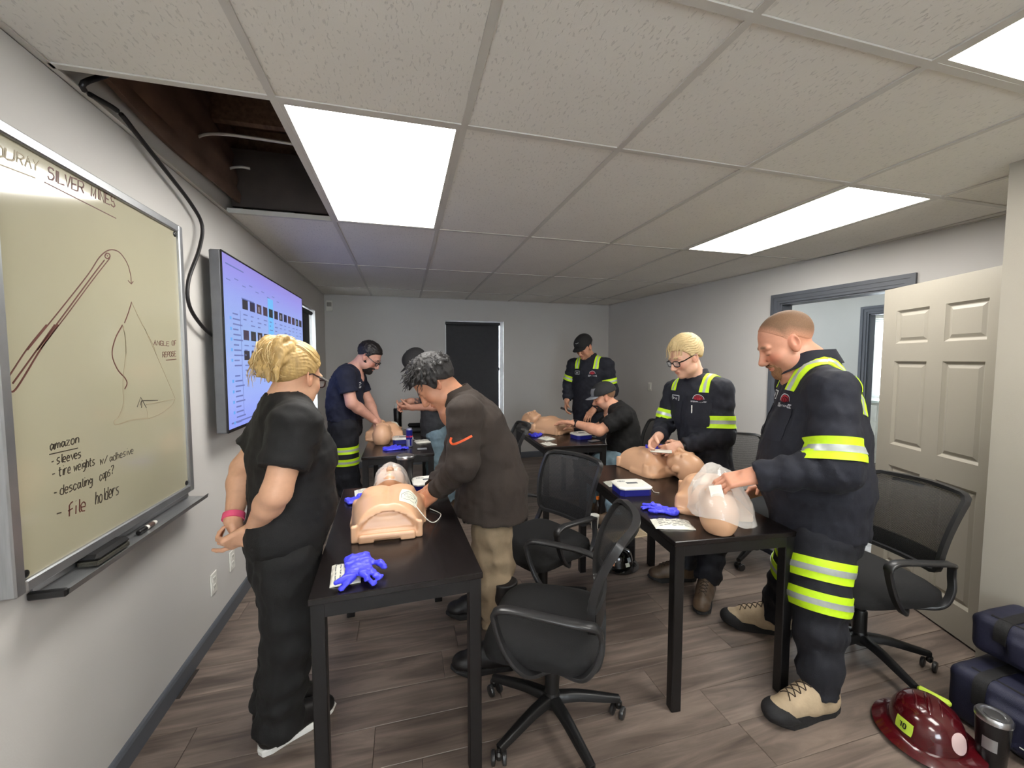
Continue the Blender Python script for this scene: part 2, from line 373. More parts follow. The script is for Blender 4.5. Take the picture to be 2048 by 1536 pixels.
for i in range(len(GX)-1):
    for j in range(len(GY)-1):
        x0, x1, y0, y1 = GX[i]+.003, GX[i+1]-.003, GY[j]+.003, GY[j+1]-.003
        if (i, j) in hole: continue
        cx, cy = (x0+x1)/2, (y0+y1)/2
        if (i, j) in lights :
            t = thing('ceiling_light', None, 'ceiling light', (cx, cy, CEIL))
            hx, hy = (x1-x0)/2-.012, (y1-y0)/2-.012
            f = MB()
            for a in ((-hx-.01, -hy-.01, -hx+.012, hy+.01), (hx-.012, -hy-.01, hx+.01, hy+.01), (-hx+.012, -hy-.01, hx-.012, -hy+.012), (-hx+.012, hy-.012, hx-.012, hy+.01)):
                f.box((a[0], a[1], .001), (a[2], a[3], .05))
            f.build('light_frame', M_bar, t); MB().box((-hx+.012, -hy+.012, .006), (hx-.012, hy-.012, .012)).build('diffuser', M_em, t)
            MB().box((-hx-.01, -hy-.01, .05), (hx+.01, hy+.01, .06)).build('back_tray', M_bar, t)
            t['label'] = {(1, 4): 'glowing ceiling light panel beside the open ceiling hole', (5, 4): 'glowing ceiling light panel nearest the open grey doorway', (4, 2): 'glowing ceiling light panel cut off at the top right of the view', (1, 1): 'added glowing ceiling light panel behind the camera at left', (3, 1): 'glowing ceiling light panel behind the camera at right'}[(i, j)]
            t['group'] = 'recessed ceiling light panels'
            continue
        key = (round(x1-x0, 3), round(y1-y0, 3))
        if key in tm: link('ceiling_tile', tm[key], ce, (cx, cy, ZT))
        else: tm[key] = MB().rbox((-key[0]/2, -key[1]/2, 0), (key[0]/2, key[1]/2, .015), .002).build('ceiling_tile', M_tile, ce, (cx, cy, ZT)).data
def tbar(a, b, ax):
    hw = .012
    if ax == 'y': MB().box((a[0]-hw, a[1], CEIL), (a[0]+hw, b[1], CEIL+.005)).box((a[0]-.0015, a[1], CEIL+.005), (a[0]+.0015, b[1], CEIL+.04)).build('grid_bar', M_bar, ce)
    else: MB().box((a[0]+hw, a[1]-hw, CEIL), (b[0]-hw, a[1]+hw, CEIL+.005)).box((a[0]+hw, a[1]-.0015, CEIL+.005), (b[0]-hw, a[1]+.0015, CEIL+.03)).build('grid_bar', M_bar, ce)
for x in GX[1:-1]: tbar((x, YB), (x, YF), 'y')
for j in range(1, len(GY)-1):
    for i in range(len(GX)-1): tbar((GX[i], GY[j]), (GX[i+1], GY[j]), 'x')
MB().box((XL, YB, CEIL), (XL+.022, YF, CEIL+.004)).box((XL, YB, CEIL), (XL+.003, YF, CEIL+.03)).build('wall_angle', M_bar, ce)
MB().box((XL, YF-.022, CEIL), (3.2, YF, CEIL+.004)).build('wall_angle', M_bar, ce)
MB().box((0, -.022, CEIL), (4.8, 0, CEIL+.004), RR, RA).build('wall_angle', M_bar, ce)
MB().box((3.66, .5, CEIL), (7.2, 7., CEIL+.03)).build('hallway_panel', M_tile, ce)

# windows with dark roller shades
M_glass = mat('window_glass', (235, 240, 240), .03, trans=1., ior=1.02)
M_vinyl = mat('white_vinyl_frame', (228, 230, 230), .4)
M_shade = mat('charcoal_shade_cloth', (62, 63, 66), .85, bump=(400, .2), noise=(20, .06))
def win(name, o, u, n, wd, ht):
    """opening with lower left corner o, along u, outward normal n"""
    R = np.array([u, n, [0, 0, 1.]]); f = MB()
    for a in ((0, 0, .045, ht), (wd-.045, 0, wd, ht), (.045, 0, wd-.045, .045), (.045, ht-.045, wd-.045, ht), (.045, ht/2-.02, wd-.045, ht/2+.02)):
        f.box((a[0], .075, a[1]), (a[2], .115, a[3]), R, o)
    r = structure(f.build(name, M_vinyl))
    MB().box((.04, .09, .04), (wd-.04, .096, ht-.04), R, o).build('pane', M_glass, r)
    MB().box((0, 0, -.001), (wd, .075, .004), R, o).build('sill', M_vinyl, r)
    return r
def shade(label, o, u, n, x0, x1, z0, z1):
    R = np.array([u, n, [0, 0, 1.]]); t = thing('roller_shade', label, 'window shade', o)
    MB().tube([np.array([x0, .035, z1-.025])@R, np.array([x1, .035, z1-.025])@R], .022, 12).build('roller', M_shade, t)
    MB().sheet(lambda a, b: np.array([x0+.01+(x1-x0-.02)*a, .056+.002*math.sin(5*b), z0+(z1-z0-.02)*b])@R, 4, 8, .0015).build('shade_cloth', M_shade, t)
    MB().rbox((x0+.01, .046, z0-.02), (x1-.01, .066, z0+.004), .004, R).build('hem_bar', M_shade, t)
    MB().tube([np.array([x1-.004, .03, z1-.03])@R, np.array([x1-.004, .03, z0+.3])@R], .0025, 5).build('pull_chain', M_white, t)
    return t
win('window_1', np.array([XL, W1[0], W1[2]]), np.array([0, 1., 0]), np.array([-1., 0, 0]), W1[1]-W1[0], W1[3]-W1[2])
shade('dark roller shade on the left wall window behind the television', (XL, W1[0], W1[2]), np.array([0, 1., 0]), np.array([-1., 0, 0]), .01, .86, .03, 1.385)
win('window_2', np.array([W2[0], YF, W2[2]]), np.array([1., 0, 0]), np.array([0, 1., 0]), W2[1]-W2[0], W2[3]-W2[2])
shade('dark roller shade on the far wall window', (W2[0], YF, W2[2]), np.array([1., 0, 0]), np.array([0, 1., 0]), .006, .805, .03, 1.385)

win('fill_window', np.array([W4[1], YB, W4[2]]), np.array([-1., 0, 0]), np.array([0, -1., 0]), W4[1]-W4[0], W4[3]-W4[2])  # added window behind the camera, lets in sky light as frontal fill
# doorway trim on the right wall, hallway beyond, second doorway, office window
def casing(name, o, R, s0, s1, zt, depth):
    m_ = MB(); prof = [(0, 0), (0, -.012), (.012, -.018), (.03, -.014), (.055, -.014), (.07, -.02), (.085, -.02), (.085, 0)]
    r = structure(MB().box((s0-.002, 0, 0), (s0+.014, depth, zt), R, o).box((s1-.014, 0, 0), (s1+.002, depth, zt), R, o).box((s0, 0, zt-.014), (s1, depth, zt+.001), R, o).build(name, M_trim))
    def leg(pts, sgn, up):
        q = MB(); V = []
        return q
    for side in (-1, 1):
        q = MB(); s = s0 if side < 0 else s1
        for a, b, d in ((0, .022, -.011), (.022, .055, -.016), (.055, .085, -.021)):
            x0, x1 = (s-b, s-a) if side < 0 else (s+a, s+b)
            q.box((x0, d, 0), (x1, 0, zt+(a if a else 0)), R, o)
        q.build('casing', M_trim, r)
    q = MB()
    for a, b, d in ((0, .022, -.011), (.022, .055, -.016), (.055, .085, -.021)):
        q.box((s0-b, d, zt+a), (s1+b, 0, zt+b), R, o)
    q.build('casing', M_trim, r)
    return r
casing('trim_1', RA, RR, S0, S1, ZD, .13)
M_hall = mat('hallway_paint', (196, 197, 192), .7, noise=(3, .02))
HX = 5.1
m = MB(); HY0, HY1 = 2.45, 3.42
m.box((HX, .5, 0), (HX+.07, HY0, 2.9)); m.box((HX, HY1, 0), (HX+.07, 7., 2.9)); m.box((HX, HY0, ZD), (HX+.07, HY1, 2.9)); structure(m.build('wall_hallway', M_hall))
RH = np.array([[0, -1., 0], [1., 0, 0], [0, 0, 1]]); casing('trim_2', np.array([HX, HY1, 0]), RH, 0, HY1-HY0, ZD, .07)
structure(MB().box((3.3, 6.9, 0), (7.2, 7., 2.9)).build('wall_hallway_end', M_hall)); structure(MB().box((3.66, .4, 0), (7.2, .5, 2.9)).build('wall_hallway_near', M_hall))
OX = 6.9; m = MB(); OW = (3.1, 4.6, .9, 2.1)
m.box((OX, .5, 0), (OX+.1, OW[0], 2.9)); m.box((OX, OW[1], 0), (OX+.1, 7., 2.9)); m.box((OX, OW[0], 0), (OX+.1, OW[1], OW[2])); m.box((OX, OW[0], OW[3]), (OX+.1, OW[1], 2.9)); structure(m.build('wall_office', M_hall))
win('window_3', np.array([OX, OW[0], OW[2]]), np.array([0, 1., 0]), np.array([1., 0, 0]), OW[1]-OW[0], OW[3]-OW[2])
bl = thing('window_blind', 'white horizontal blind in the bright window beyond the doorway', 'window blind', (OX-.02, (OW[0]+OW[1])/2, OW[2]))
slat = None
for q in range(40):
    if slat is None: slat = MB().box((-.011, -.74, -.0008), (.011, .74, .0008), frame((.15, 0, 1), (1, 0, -.15))).build('slat', M_white, bl, (0, 0, .02+q*.0295)).data
    else: link('slat', slat, bl, (0, 0, .02+q*.0295))
MB().box((-.02, -.75, 1.2), (.02, .75, 1.235)).build('headrail', M_white, bl)
# a drawer cabinet under that window
cb = thing('drawer_cabinet', 'white drawer cabinet seen through the doorway under the bright window', 'cabinet', (6.55, 3.9, 0))
MB().box((-.02, -.9, 0), (.33, .9, .86)).build('carcass', M_white, cb); MB().rbox((-.05, -.92, .86), (.34, .92, .9), .006, ).build('worktop', mat('pale_worktop', (206, 214, 208), .3), cb)
for zz in (.08, .35, .6):
    for yy in (-.88, -.28, .32):
        d = MB().rbox((-.042, yy, zz), (-.02, yy+.56, zz+.23 if zz > .5 else zz+.25), .006).build('drawer', M_white, cb)
        MB().rbox((-.06, yy+.22, zz+.12), (-.042, yy+.34, zz+.132), .003).build('handle', M_chrome, d)
t = thing('ceiling_light', 'added office ceiling light glowing beyond the second doorway', 'ceiling light', (6.0, 3.4, CEIL-.001))  # added lamp out of view, brightens the office
MB().box((-.32, -.62, -.014), (.32, .62, 0)).build('light_frame', M_bar, t); MB().box((-.3, -.6, -.02), (.3, .6, -.014)).build('diffuser', mat('office_fill_diffuser', (240, 250, 255), .5, emit=6.), t)
t = thing('ceiling_light', 'added hallway ceiling light glowing beyond the doorway', 'ceiling light', (4.4, 3.2, CEIL-.001))  # unseen lamp added so that the hallway is lit
MB().box((-.32, -.62, -.014), (.32, .62, 0)).build('light_frame', M_bar, t); MB().box((-.3, -.6, -.02), (.3, .6, -.014)).build('diffuser', mat('hall_fill_diffuser', (240, 250, 255), .5, emit=2.), t)

# the open six-panel door
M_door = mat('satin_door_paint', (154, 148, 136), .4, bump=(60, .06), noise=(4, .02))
DH = np.array([2.765, 1.235, .012]); DE = np.array([3.05, 1.945, .012]); du = nrm(DE-DH); DW = np.linalg.norm(DE-DH); dn = np.array([-du[1], du[0], 0])   # dn faces the room
DR = np.array([du, dn, [0, 0, 1.]]); HT = 1.92; st = .105; mid = DW/2
cols = [(st, mid-.05), (mid+.05, DW-st)]; rws = [(.17, .80), (.935, 1.46), (1.57, 1.775)]
m = MB(); th = .018
m.box((0, -th, 0), (st, th, HT)); m.box((DW-st, -th, 0), (DW, th, HT)); m.box((mid-.05, -th, 0), (mid+.05, th, HT))
zz = [0]+[q for r_ in rws for q in r_]+[HT]
for a, b in cols:
    for q in range(0, len(zz), 2): m.box((a, -th, zz[q]), (b, th, zz[q+1]))
V = np.array(m.V)@DR+DH; m.V = [tuple(v) for v in V]
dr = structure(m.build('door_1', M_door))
for a, b in cols:
    for z0, z1 in rws:
        q = MB()
        q.box((a, -.004, z0), (b, .004, z1), DR, DH)
        for e, d0, d1 in ((0, .016, .006),):
            # sloping moulding round the recess, then the raised field
            for s_ in (-1, 1):
                P = lambda x, y, z: DH+np.array([x, y*s_, z])@DR
                o_ = [(a, z0), (b, z0), (b, z1), (a, z1)]; i_ = [(a+.014, z0+.014), (b-.014, z0+.014), (b-.014, z1-.014), (a+.014, z1-.014)]
                f1 = [(a+.019, z0+.019), (b-.019, z0+.019), (b-.019, z1-.019), (a+.019, z1-.019)]; f2 = [(a+.036, z0+.036), (b-.036, z0+.036), (b-.036, z1-.036), (a+.036, z1-.036)]
                lv = [(o_, th-.001), (i_, .006), (f1, .006), (f2, .0125)]
                Vv = [P(x, y, z) for ring, y in lv for x, z in ring]
                F = []
                for l in range(3):
                    for c in range(4): F.append((l*4+c, l*4+(c+1) % 4, l*4+4+(c+1) % 4, l*4+4+c))
                F.append((12, 13, 14, 15))
                if s_ > 0: F = [f[::-1] for f in F]
                q.add(Vv, F)
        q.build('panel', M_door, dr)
for z in (.2, .95, 1.7):
    MB().tube([DH+np.array([-.008, 0, z])@DR, DH+np.array([-.008, 0, z+.09])@DR], .007, 8).build('hinge', M_chrome, dr)

# small fittings on the walls
def outlet(label, p, R, name='outlet', cat='outlet', switch=False):
    t = thing(name, label, cat, p)
    MB().rbox((-.035, -.006, -.057), (.035, 0, .057), .003, R).build('cover_plate', M_white, t)
    if switch:
        MB().rbox((-.016, -.010, -.033), (.016, -.004, .033), .002, R).build('rocker', M_white, t)
    else:
        for z in (.021, -.021):
            s_ = MB().rbox((-.016, -.008, z-.014), (.016, -.004, z+.014), .003, R).build('socket', M_white, t)
            q = MB()
            for x in (-.006, .006): q.box((x-.001, -.0085, z-.005), (x+.001, -.0075, z+.006), R)
            q.build('slots', M_black, s_)
    return t
RL = np.array([[0, 1., 0], [-1., 0, 0], [0, 0, 1]]); 
outlet('white wall outlet on the left wall nearest the camera', atx(426, 1166, XL+.001), RL)
outlet('white wall outlet on the left wall just behind the woman', atx(463, 1120, XL+.001), RL)
outlet('white light switch on the right wall beside the blond man', rw((5.83-4.81)/.9965, 1.12, -.001), RR, 'light_switch', 'light switch', True)
t = thing('wall_sensor', 'small white sensor box high in the far left corner', 'sensor', aty(659, 612, YF-.001))
MB().rbox((-.04, -.03, -.07), (.04, 0, .07), .006).build('housing', M_white, t); MB().rbox((-.028, -.036, -.01), (.028, -.029, .045), .004).build('lens', mat('smoked_lens', (150, 146, 140), .2), t)
# ------------------------------------------------------------------ whiteboard, tray, television, cable
M_wb = mat('whiteboard_enamel', (168, 163, 140), .12, noise=(2, .03), coat=.3)
BY0, BY1, BZ0, BZ1 = 1.285, 2.195, .872, 2.08; BX = -.972
wb = thing('whiteboard', 'tall framed whiteboard with brown marker handwriting on left wall', 'whiteboard', (XL+.002, 1.74, BZ0))
def wbl(p): return np.array(p)-np.array(wb.location)
def WBM(m, name, mt, par=None):
    m.V = [tuple(wbl(v)) for v in m.V]; return m.build(name, mt, par or wb)
WBM(MB().box((XL+.002, BY0+.01, BZ0+.01), (BX, BY1-.01, BZ1-.01)), 'writing_surface', M_wb)
fw = .032
for a in ((BY0, BZ0, BY0+fw, BZ1), (BY1-fw, BZ0, BY1, BZ1), (BY0+fw, BZ0, BY1-fw, BZ0+fw), (BY0+fw, BZ1-fw, BY1-fw, BZ1)):
    WBM(MB().rbox((XL+.002, a[0], a[1]), (BX+.012, a[2], a[3]), .004), 'frame_bar', M_alu)
for y, z in ((BY0+.045, BZ0+.045), (BY1-.045, BZ1-.045), (BY1-.045, BZ0+.045), (BY0+.045, BZ1-.045)):
    WBM(MB().lathe([(.0, .005), (.006, .005), (.011, .002), (.011, 0)][::-1], 14, (BX, y, z), frame((1, 0, 0))), 'corner_screw', M_blackp)
# tray: a shallow aluminium channel below the frame
tr = MB().sweep([(XL+.004, BY0+.09, BZ0-.012), (XL+.004, BY1+.01, BZ0-.012)], [(0, 0), (.004, 0), (.006, -.02), (.078, -.026), (.084, -.014), (.087, -.014), (.083, -.032), (0, -.026)], smooth=False)
WBM(tr, 'marker_tray', M_alu)
WBM(MB().rbox((XL+.003, BY0+.075, BZ0-.045), (XL+.09, BY0+.09, BZ0-.022), .004), 'tray_end', M_blackp)
TZ = BZ0-.036
# handwriting: every stroke lies on the board, measured from crops of the photograph
M_ink = mat('brown_marker_ink', (92, 52, 44), .5); M_ink2 = mat('black_marker_ink', (66, 60, 50), .5); M_ink3 = mat('faded_marker_ink', (150, 138, 112), .5)
c1 = lambda x, y: atx(x/2.56, 100+y/2.56, BX); c2 = lambda x, y: atx(x/2.56, 650+y/2.56, BX)
def hand(mb_, txt, p, q, hpx, cf, wd, jit=.35):
    a = cf(*p); b = cf(*q); h = (cf(p[0], p[1]-hpx)-a)[2]; u = b-a; w_ = np.linalg.norm(u)
    L, tw = glyphs(txt, jit); u = u/w_
    mb = MB(); strokes_mb(mb, L, lambda s, t: a+u*s*w_/tw+np.array([0, .12*t*h, t*h]), (1, 0, 0), wd); WBM(mb, 'handwritten_word', INK[mb_], None)
def line(mb_, pts, cf, wd, smooth=True):
    mb = MB()
    P = [cf(*p) for p in pts]; P = curve(P, 6) if smooth and len(P) > 2 else P
    strokes_mb(mb, [[(q, 0) for q in range(len(P))]], lambda a, b: P[int(a)], (1, 0, 0), wd); WBM(mb, 'marker_line', INK[mb_])
INK = {'m': M_ink, 'f': M_ink3, 'k': M_ink2}; m, f, k = 'm', 'f', 'k'
hand(f, 'OU', (-40, 540), (85, 575), 62, c1, .005); hand(f, 'RAY', (85, 575), (205, 625), 55, c1, .004)
line(f, [(-30, 575), (180, 655)], c1, .003)
hand(m, 'SILVER', (245, 655), (432, 738), 62, c1, .0045); hand(m, 'MINES', (466, 750), (592, 808), 55, c1, .0045); line(m, [(228, 677), (594, 862)], c1, .003)
line(m, [(140, 1536), (300, 1340), (450, 1150), (510, 1060), (560, 1024), (610, 1035), (650, 1090), (668, 1150), (672, 1195)], c1, .0035); line(m, [(655, 1180), (672, 1198), (682, 1185)], c1, .003, False)
line(m, [(545, 1040), (560, 1045), (562, 1060), (548, 1068), (537, 1056), (545, 1040)], c1, .004); line(m, [(548, 1052), (552, 1056)], c1, .003)
line(m, [(190, 1536), (330, 1350), (470, 1160), (535, 1075)], c1, .004); line(m, [(208, 1530), (350, 1345), (480, 1170), (562, 1066)], c1, .003)
line(m, [(238, -2), (140, 120), (46, 262)], c2, .004); line(m, [(280, -2), (190, 125), (64, 300)], c2, .0045); line(m, [(298, -2), (210, 120), (90, 315), (48, 346)], c2, .005)
line(m, [(627, 0), (590, 70), (574, 150), (600, 225), (640, 272), (650, 300), (638, 328)], c2, .0045)
line(m, [(674, 1290), (655, 1350), (637, 1398)], c1, .004); line(f, [(674, 1290), (720, 1390), (780, 1500), (800, 1560)], c1, .003); line(f, [(625, 1405), (640, 1470), (645, 1560)], c1, .003)
line(f, [(732, 0), (800, 150), (898, 376)], c2, .003); line(f, [(632, 5), (645, 120), (632, 260), (630, 330), (632, 400), (608, 470), (585, 492), (598, 510), (680, 485), (760, 478)], c2, .0035)
line(f, [(898, 376), (880, 410), (830, 450), (765, 480)], c2, .0025)
hand(m, 'ANGLE', (786, 102), (868, 108), 24, c2, .003); hand(m, 'OF', (880, 104), (903, 104), 24, c2, .003); hand(m, 'REPOSE', (832, 165), (903, 158), 26, c2, .003); line(m, [(850, 180), (902, 175)], c2, .003)
line(k, [(702, 420), (720, 370), (750, 425)], c2, .003, False); line(k, [(718, 412), (722, 395), (734, 388), (808, 386)], c2, .003); line(k, [(726, 386), (724, 425)], c2, .003); line(f, [(750, 407), (898, 378)], c2, .0025); line(f, [(752, 430), (758, 475)], c2, .0025)
hand(k, 'amazon', (256, 642), (410, 600), 44, c2, .0038, .2); line(k, [(252, 663), (398, 630)], c2, .003)
hand(k, '-', (264, 718), (278, 712), 30, c2, .0035); hand(k, 'sleeves', (290, 712), (418, 676), 44, c2, .0036, .2)
hand(k, '-', (268, 780), (284, 775), 30, c2, .0035); hand(k, 'tire weights', (300, 775), (488, 715), 46, c2, .0034, .2); hand(k, 'w/', (512, 715), (550, 706), 40, c2, .0032, .2); hand(k, 'adhesive', (562, 700), (686, 655), 36, c2, .0028, .2)
hand(k, '-', (275, 875), (296, 870), 30, c2, .0035); hand(k, 'descaling', (308, 870), (478, 812), 48, c2, .0034, .2); hand(k, 'caps?', (510, 800), (582, 758), 46, c2, .003, .2)
hand(k, '-', (292, 985), (322, 978), 40, c2, .004); hand(m, 'file', (346, 985), (445, 945), 70, c2, .004, .25); hand(k, 'holders', (488, 920), (612, 862), 64, c2, .0038, .25)
# eraser and marker on the tray
e0, e1 = atz(205, 1085, TZ), atz(280, 1040, TZ)
er = thing('board_eraser', 'black felt board eraser lying on the whiteboard tray', 'eraser', (XL+.045, 1.59, TZ+.003))
MB().rbox((-.03, -.078, .014), (.03, .078, .036), .012).build('grip', M_blackp, er); MB().rbox((-.028, -.075, 0), (.028, .075, .016), .003).build('felt_pad', mat('grey_felt', (62, 60, 52), .95, bump=(200, .5)), er)
mk = thing('dry_erase_marker', 'white marker with black cap lying on the whiteboard tray', 'marker', (XL+.05, 1.83, TZ+.011))
MB().lathe([(.0, -.065), (.006, -.065), (.0085, -.06), (.0085, .025), (.007, .03)], 14, R=frame((0, 1, 0))).build('barrel', M_white, mk)
MB().lathe([(.0092, -.075), (.0095, -.07), (.0092, -.032), (.0, -.032)][::-1] if 0 else [(0, -.078), (.008, -.077), (.0097, -.072), (.0095, -.035), (0, -.035)], 14, R=frame((0, 1, 0))).build('cap', M_black, mk)
MB().lathe([(0.0087, -.02), (.0088, .012), (.0087, .012)], 14, R=frame((0, 1, 0))).build('print_band', mat('marker_print', (84, 66, 60), .5), mk)

# television
TX = -.895; TY0, TY1, TZ0, TZ1 = 2.415, 4.125, 1.095, 2.045
tv = thing('television', 'large wall mounted television showing a blue file window', 'television', (XL+.004, (TY0+TY1)/2, TZ0))
def TVM(m, name, mt, par=None):
    m.V = [tuple(np.array(v)-np.array(tv.location)) for v in m.V]; return m.build(name, mt, par or tv)
M_bez = mat('dark_grey_bezel', (112, 113, 116), .4, .5)
TVM(MB().rbox((TX-.055, TY0, TZ0), (TX-.002, TY1, TZ1), .006), 'housing', M_bez)
TVM(MB().box((XL+.004, 2.9, 1.35), (TX-.05, 3.6, 1.8)), 'wall_mount', M_black)
b = MB(); bw = .009
for a in ((TY0, TZ0, TY0+bw, TZ1), (TY1-bw, TZ0, TY1, TZ1), (TY0+bw, TZ0, TY1-bw, TZ0+bw*1.8), (TY0+bw, TZ1-bw, TY1-bw, TZ1)): b.box((TX-.003, a[0], a[1]), (TX+.002, a[2], a[3]))
TVM(b, 'bezel', M_black)
def scr(name, rgb, s=1.): 
    m_ = mat(name, rgb, .25, emit=SCREEN*s); m_.node_tree.nodes['Principled BSDF'].inputs['Base Color'].default_value = (.02, .02, .02, 1)
    for l in list(m_.node_tree.nodes['Principled BSDF'].inputs['Base Color'].links): m_.node_tree.links.remove(l)
    return m_
sm = scr('screen_backlight', (160, 174, 238)); 
# the page is bluer and brighter towards the lower part, mauve along its top edge
nt = sm.node_tree; N = nt.nodes; L = nt.links; tc = N.new('ShaderNodeTexCoord'); sp = N.new('ShaderNodeSeparateXYZ'); L.new(tc.outputs['Object'], sp.inputs[0])
mr = N.new('ShaderNodeMapRange'); mr.inputs[1].default_value = 0; mr.inputs[2].default_value = .95; L.new(sp.outputs[2], mr.inputs[0]); cr = N.new('ShaderNodeValToRGB'); L.new(mr.outputs[0], cr.inputs[0])
e = cr.color_ramp.elements; e[0].color = lin((142, 156, 246))+[1]; e[1].color = lin((148, 136, 214))+[1]; e[1].position = 1.
for p_, c_ in ((.2, (158, 178, 246)), (.55, (150, 178, 234)), (.78, (150, 164, 236)), (.92, (150, 146, 230))): q = cr.color_ramp.elements.new(p_); q.color = lin(c_)+[1]
L.new(cr.outputs[0], N['Principled BSDF'].inputs['Emission Color'])
TVM(MB().box((TX-.003, TY0+bw, TZ0+bw), (TX, TY1-bw, TZ1-bw)), 'screen', sm)
c3 = lambda x, y: atx(400+x/3.658, 480+y/3.658, TX)
def patch(mb, y0, y1, z0, z1, t=.0008): mb.box((TX, y0, z0), (TX+t, y1, z1))
th = MB(); cap = MB(); hl = MB()
r1 = (c3(305, 470), c3(743, 598)); 
ya, yb = c3(305, 470)[1], TY1-.02; P_ = (yb-ya)/12
rows_ = [(c3(327, 435)[2], c3(327, 508)[2], 12), (c3(331, 660)[2], c3(331, 732)[2], 12), (c3(331, 810)[2], c3(331, 878)[2], 8)]
def dark(i, a): return [(30, 26, 40), (44, 30, 40), (24, 34, 36), (58, 40, 62), (70, 48, 56), (36, 30, 70)][(i*5+a*3) % 6]
def one(name, c_, *a): q = MB(); patch(q, *a); return TVM(q, name, scr('thumb_%d_%d_%d' % c_, c_))
for a, (zt, zb, n_) in enumerate(rows_):
    for i in range(n_):
        y = ya+i*P_; y0, y1 = y+P_*.08, y+P_*.78
        one('thumbnail', dark(i, a), y0, y1, zb, zt)
        if i % 2: one('thumbnail_detail', dark(i+2, a+1), y0+.02, y1-.03, zb+.01, zt-.02, .001)
        if i % 4 == 2: one('thumbnail_detail', (196, 190, 200), y0+.03, y0+.042, zb+.01, zt-.015, .0012)
        for k_ in range(3 if (i+a) % 3 else 2):
            patch(cap, y0+.01, y1-.01-(.02*((i+k_) % 3)), zb-.035-.028*k_, zb-.028-.028*k_)
        if a == 0 and i == 4: one('selection_highlight', (110, 186, 246), y-.01, y+P_*.9, zb-.13, zt+.07, .0004)
ys = c3(232, 500)[1]-.04
for i in range(22):
    z = 1.73-i*.0285
    if i in (11,): continue
    patch(cap, ys+.05, ys+.12+.03*((i*7) % 3), z, z+.008); 
    if i % 2: patch(hl, ys+.01, ys+.03, z-.003, z+.013, .001)
patch(cap, c3(288, 400)[1], c3(288, 400)[1]+.003, 1.16, 1.76)
for i in range(9): patch(cap, ya-.2+i*.11, ya-.2+i*.11+.05, 1.905+.02*(i % 2), 1.91+.02*(i % 2))
patch(cap, TY0+.05, TY0+.3, 1.985, 1.992); patch(cap, ya, ya+.2, 1.83, 1.838); patch(cap, TY0+.05, TY0+.5, 1.135, 1.143)
TVM(cap, 'caption_print', scr('screen_grey_text', (104, 116, 178)))['kind'] = 'stuff'; TVM(hl, 'sidebar_icons', scr('screen_highlight', (96, 168, 240)))['kind'] = 'stuff'
# cable from the open ceiling down to the television
pts = [(250, 60), (330, 110), (420, 185), (600, 310), (700, 430), (850, 620), (980, 790), (1035, 900), (1020, 1020), (965, 1180), (970, 1310), (1040, 1420), (1130, 1500), (1180, 1530)]
P = [atx(x/2.56, 100+y/2.56, -.965) for x, y in pts]
P = [np.array([p[0], p[1], min(p[2], 2.72)]) for p in P]; P = P[2:]; P = [np.array([-.86, 1.80, 2.66]), np.array([-.93, 1.74, 2.47])]+P; P[-1] = np.array([-.97, 2.52, P[-1][2]-.02])
tag(MB().tube(curve(P, 6), .0085, 8).build('cable', mat('black_cable_rubber', (22, 20, 22), .5)), 'thick black cable hanging from the ceiling hole to the television', 'cable')
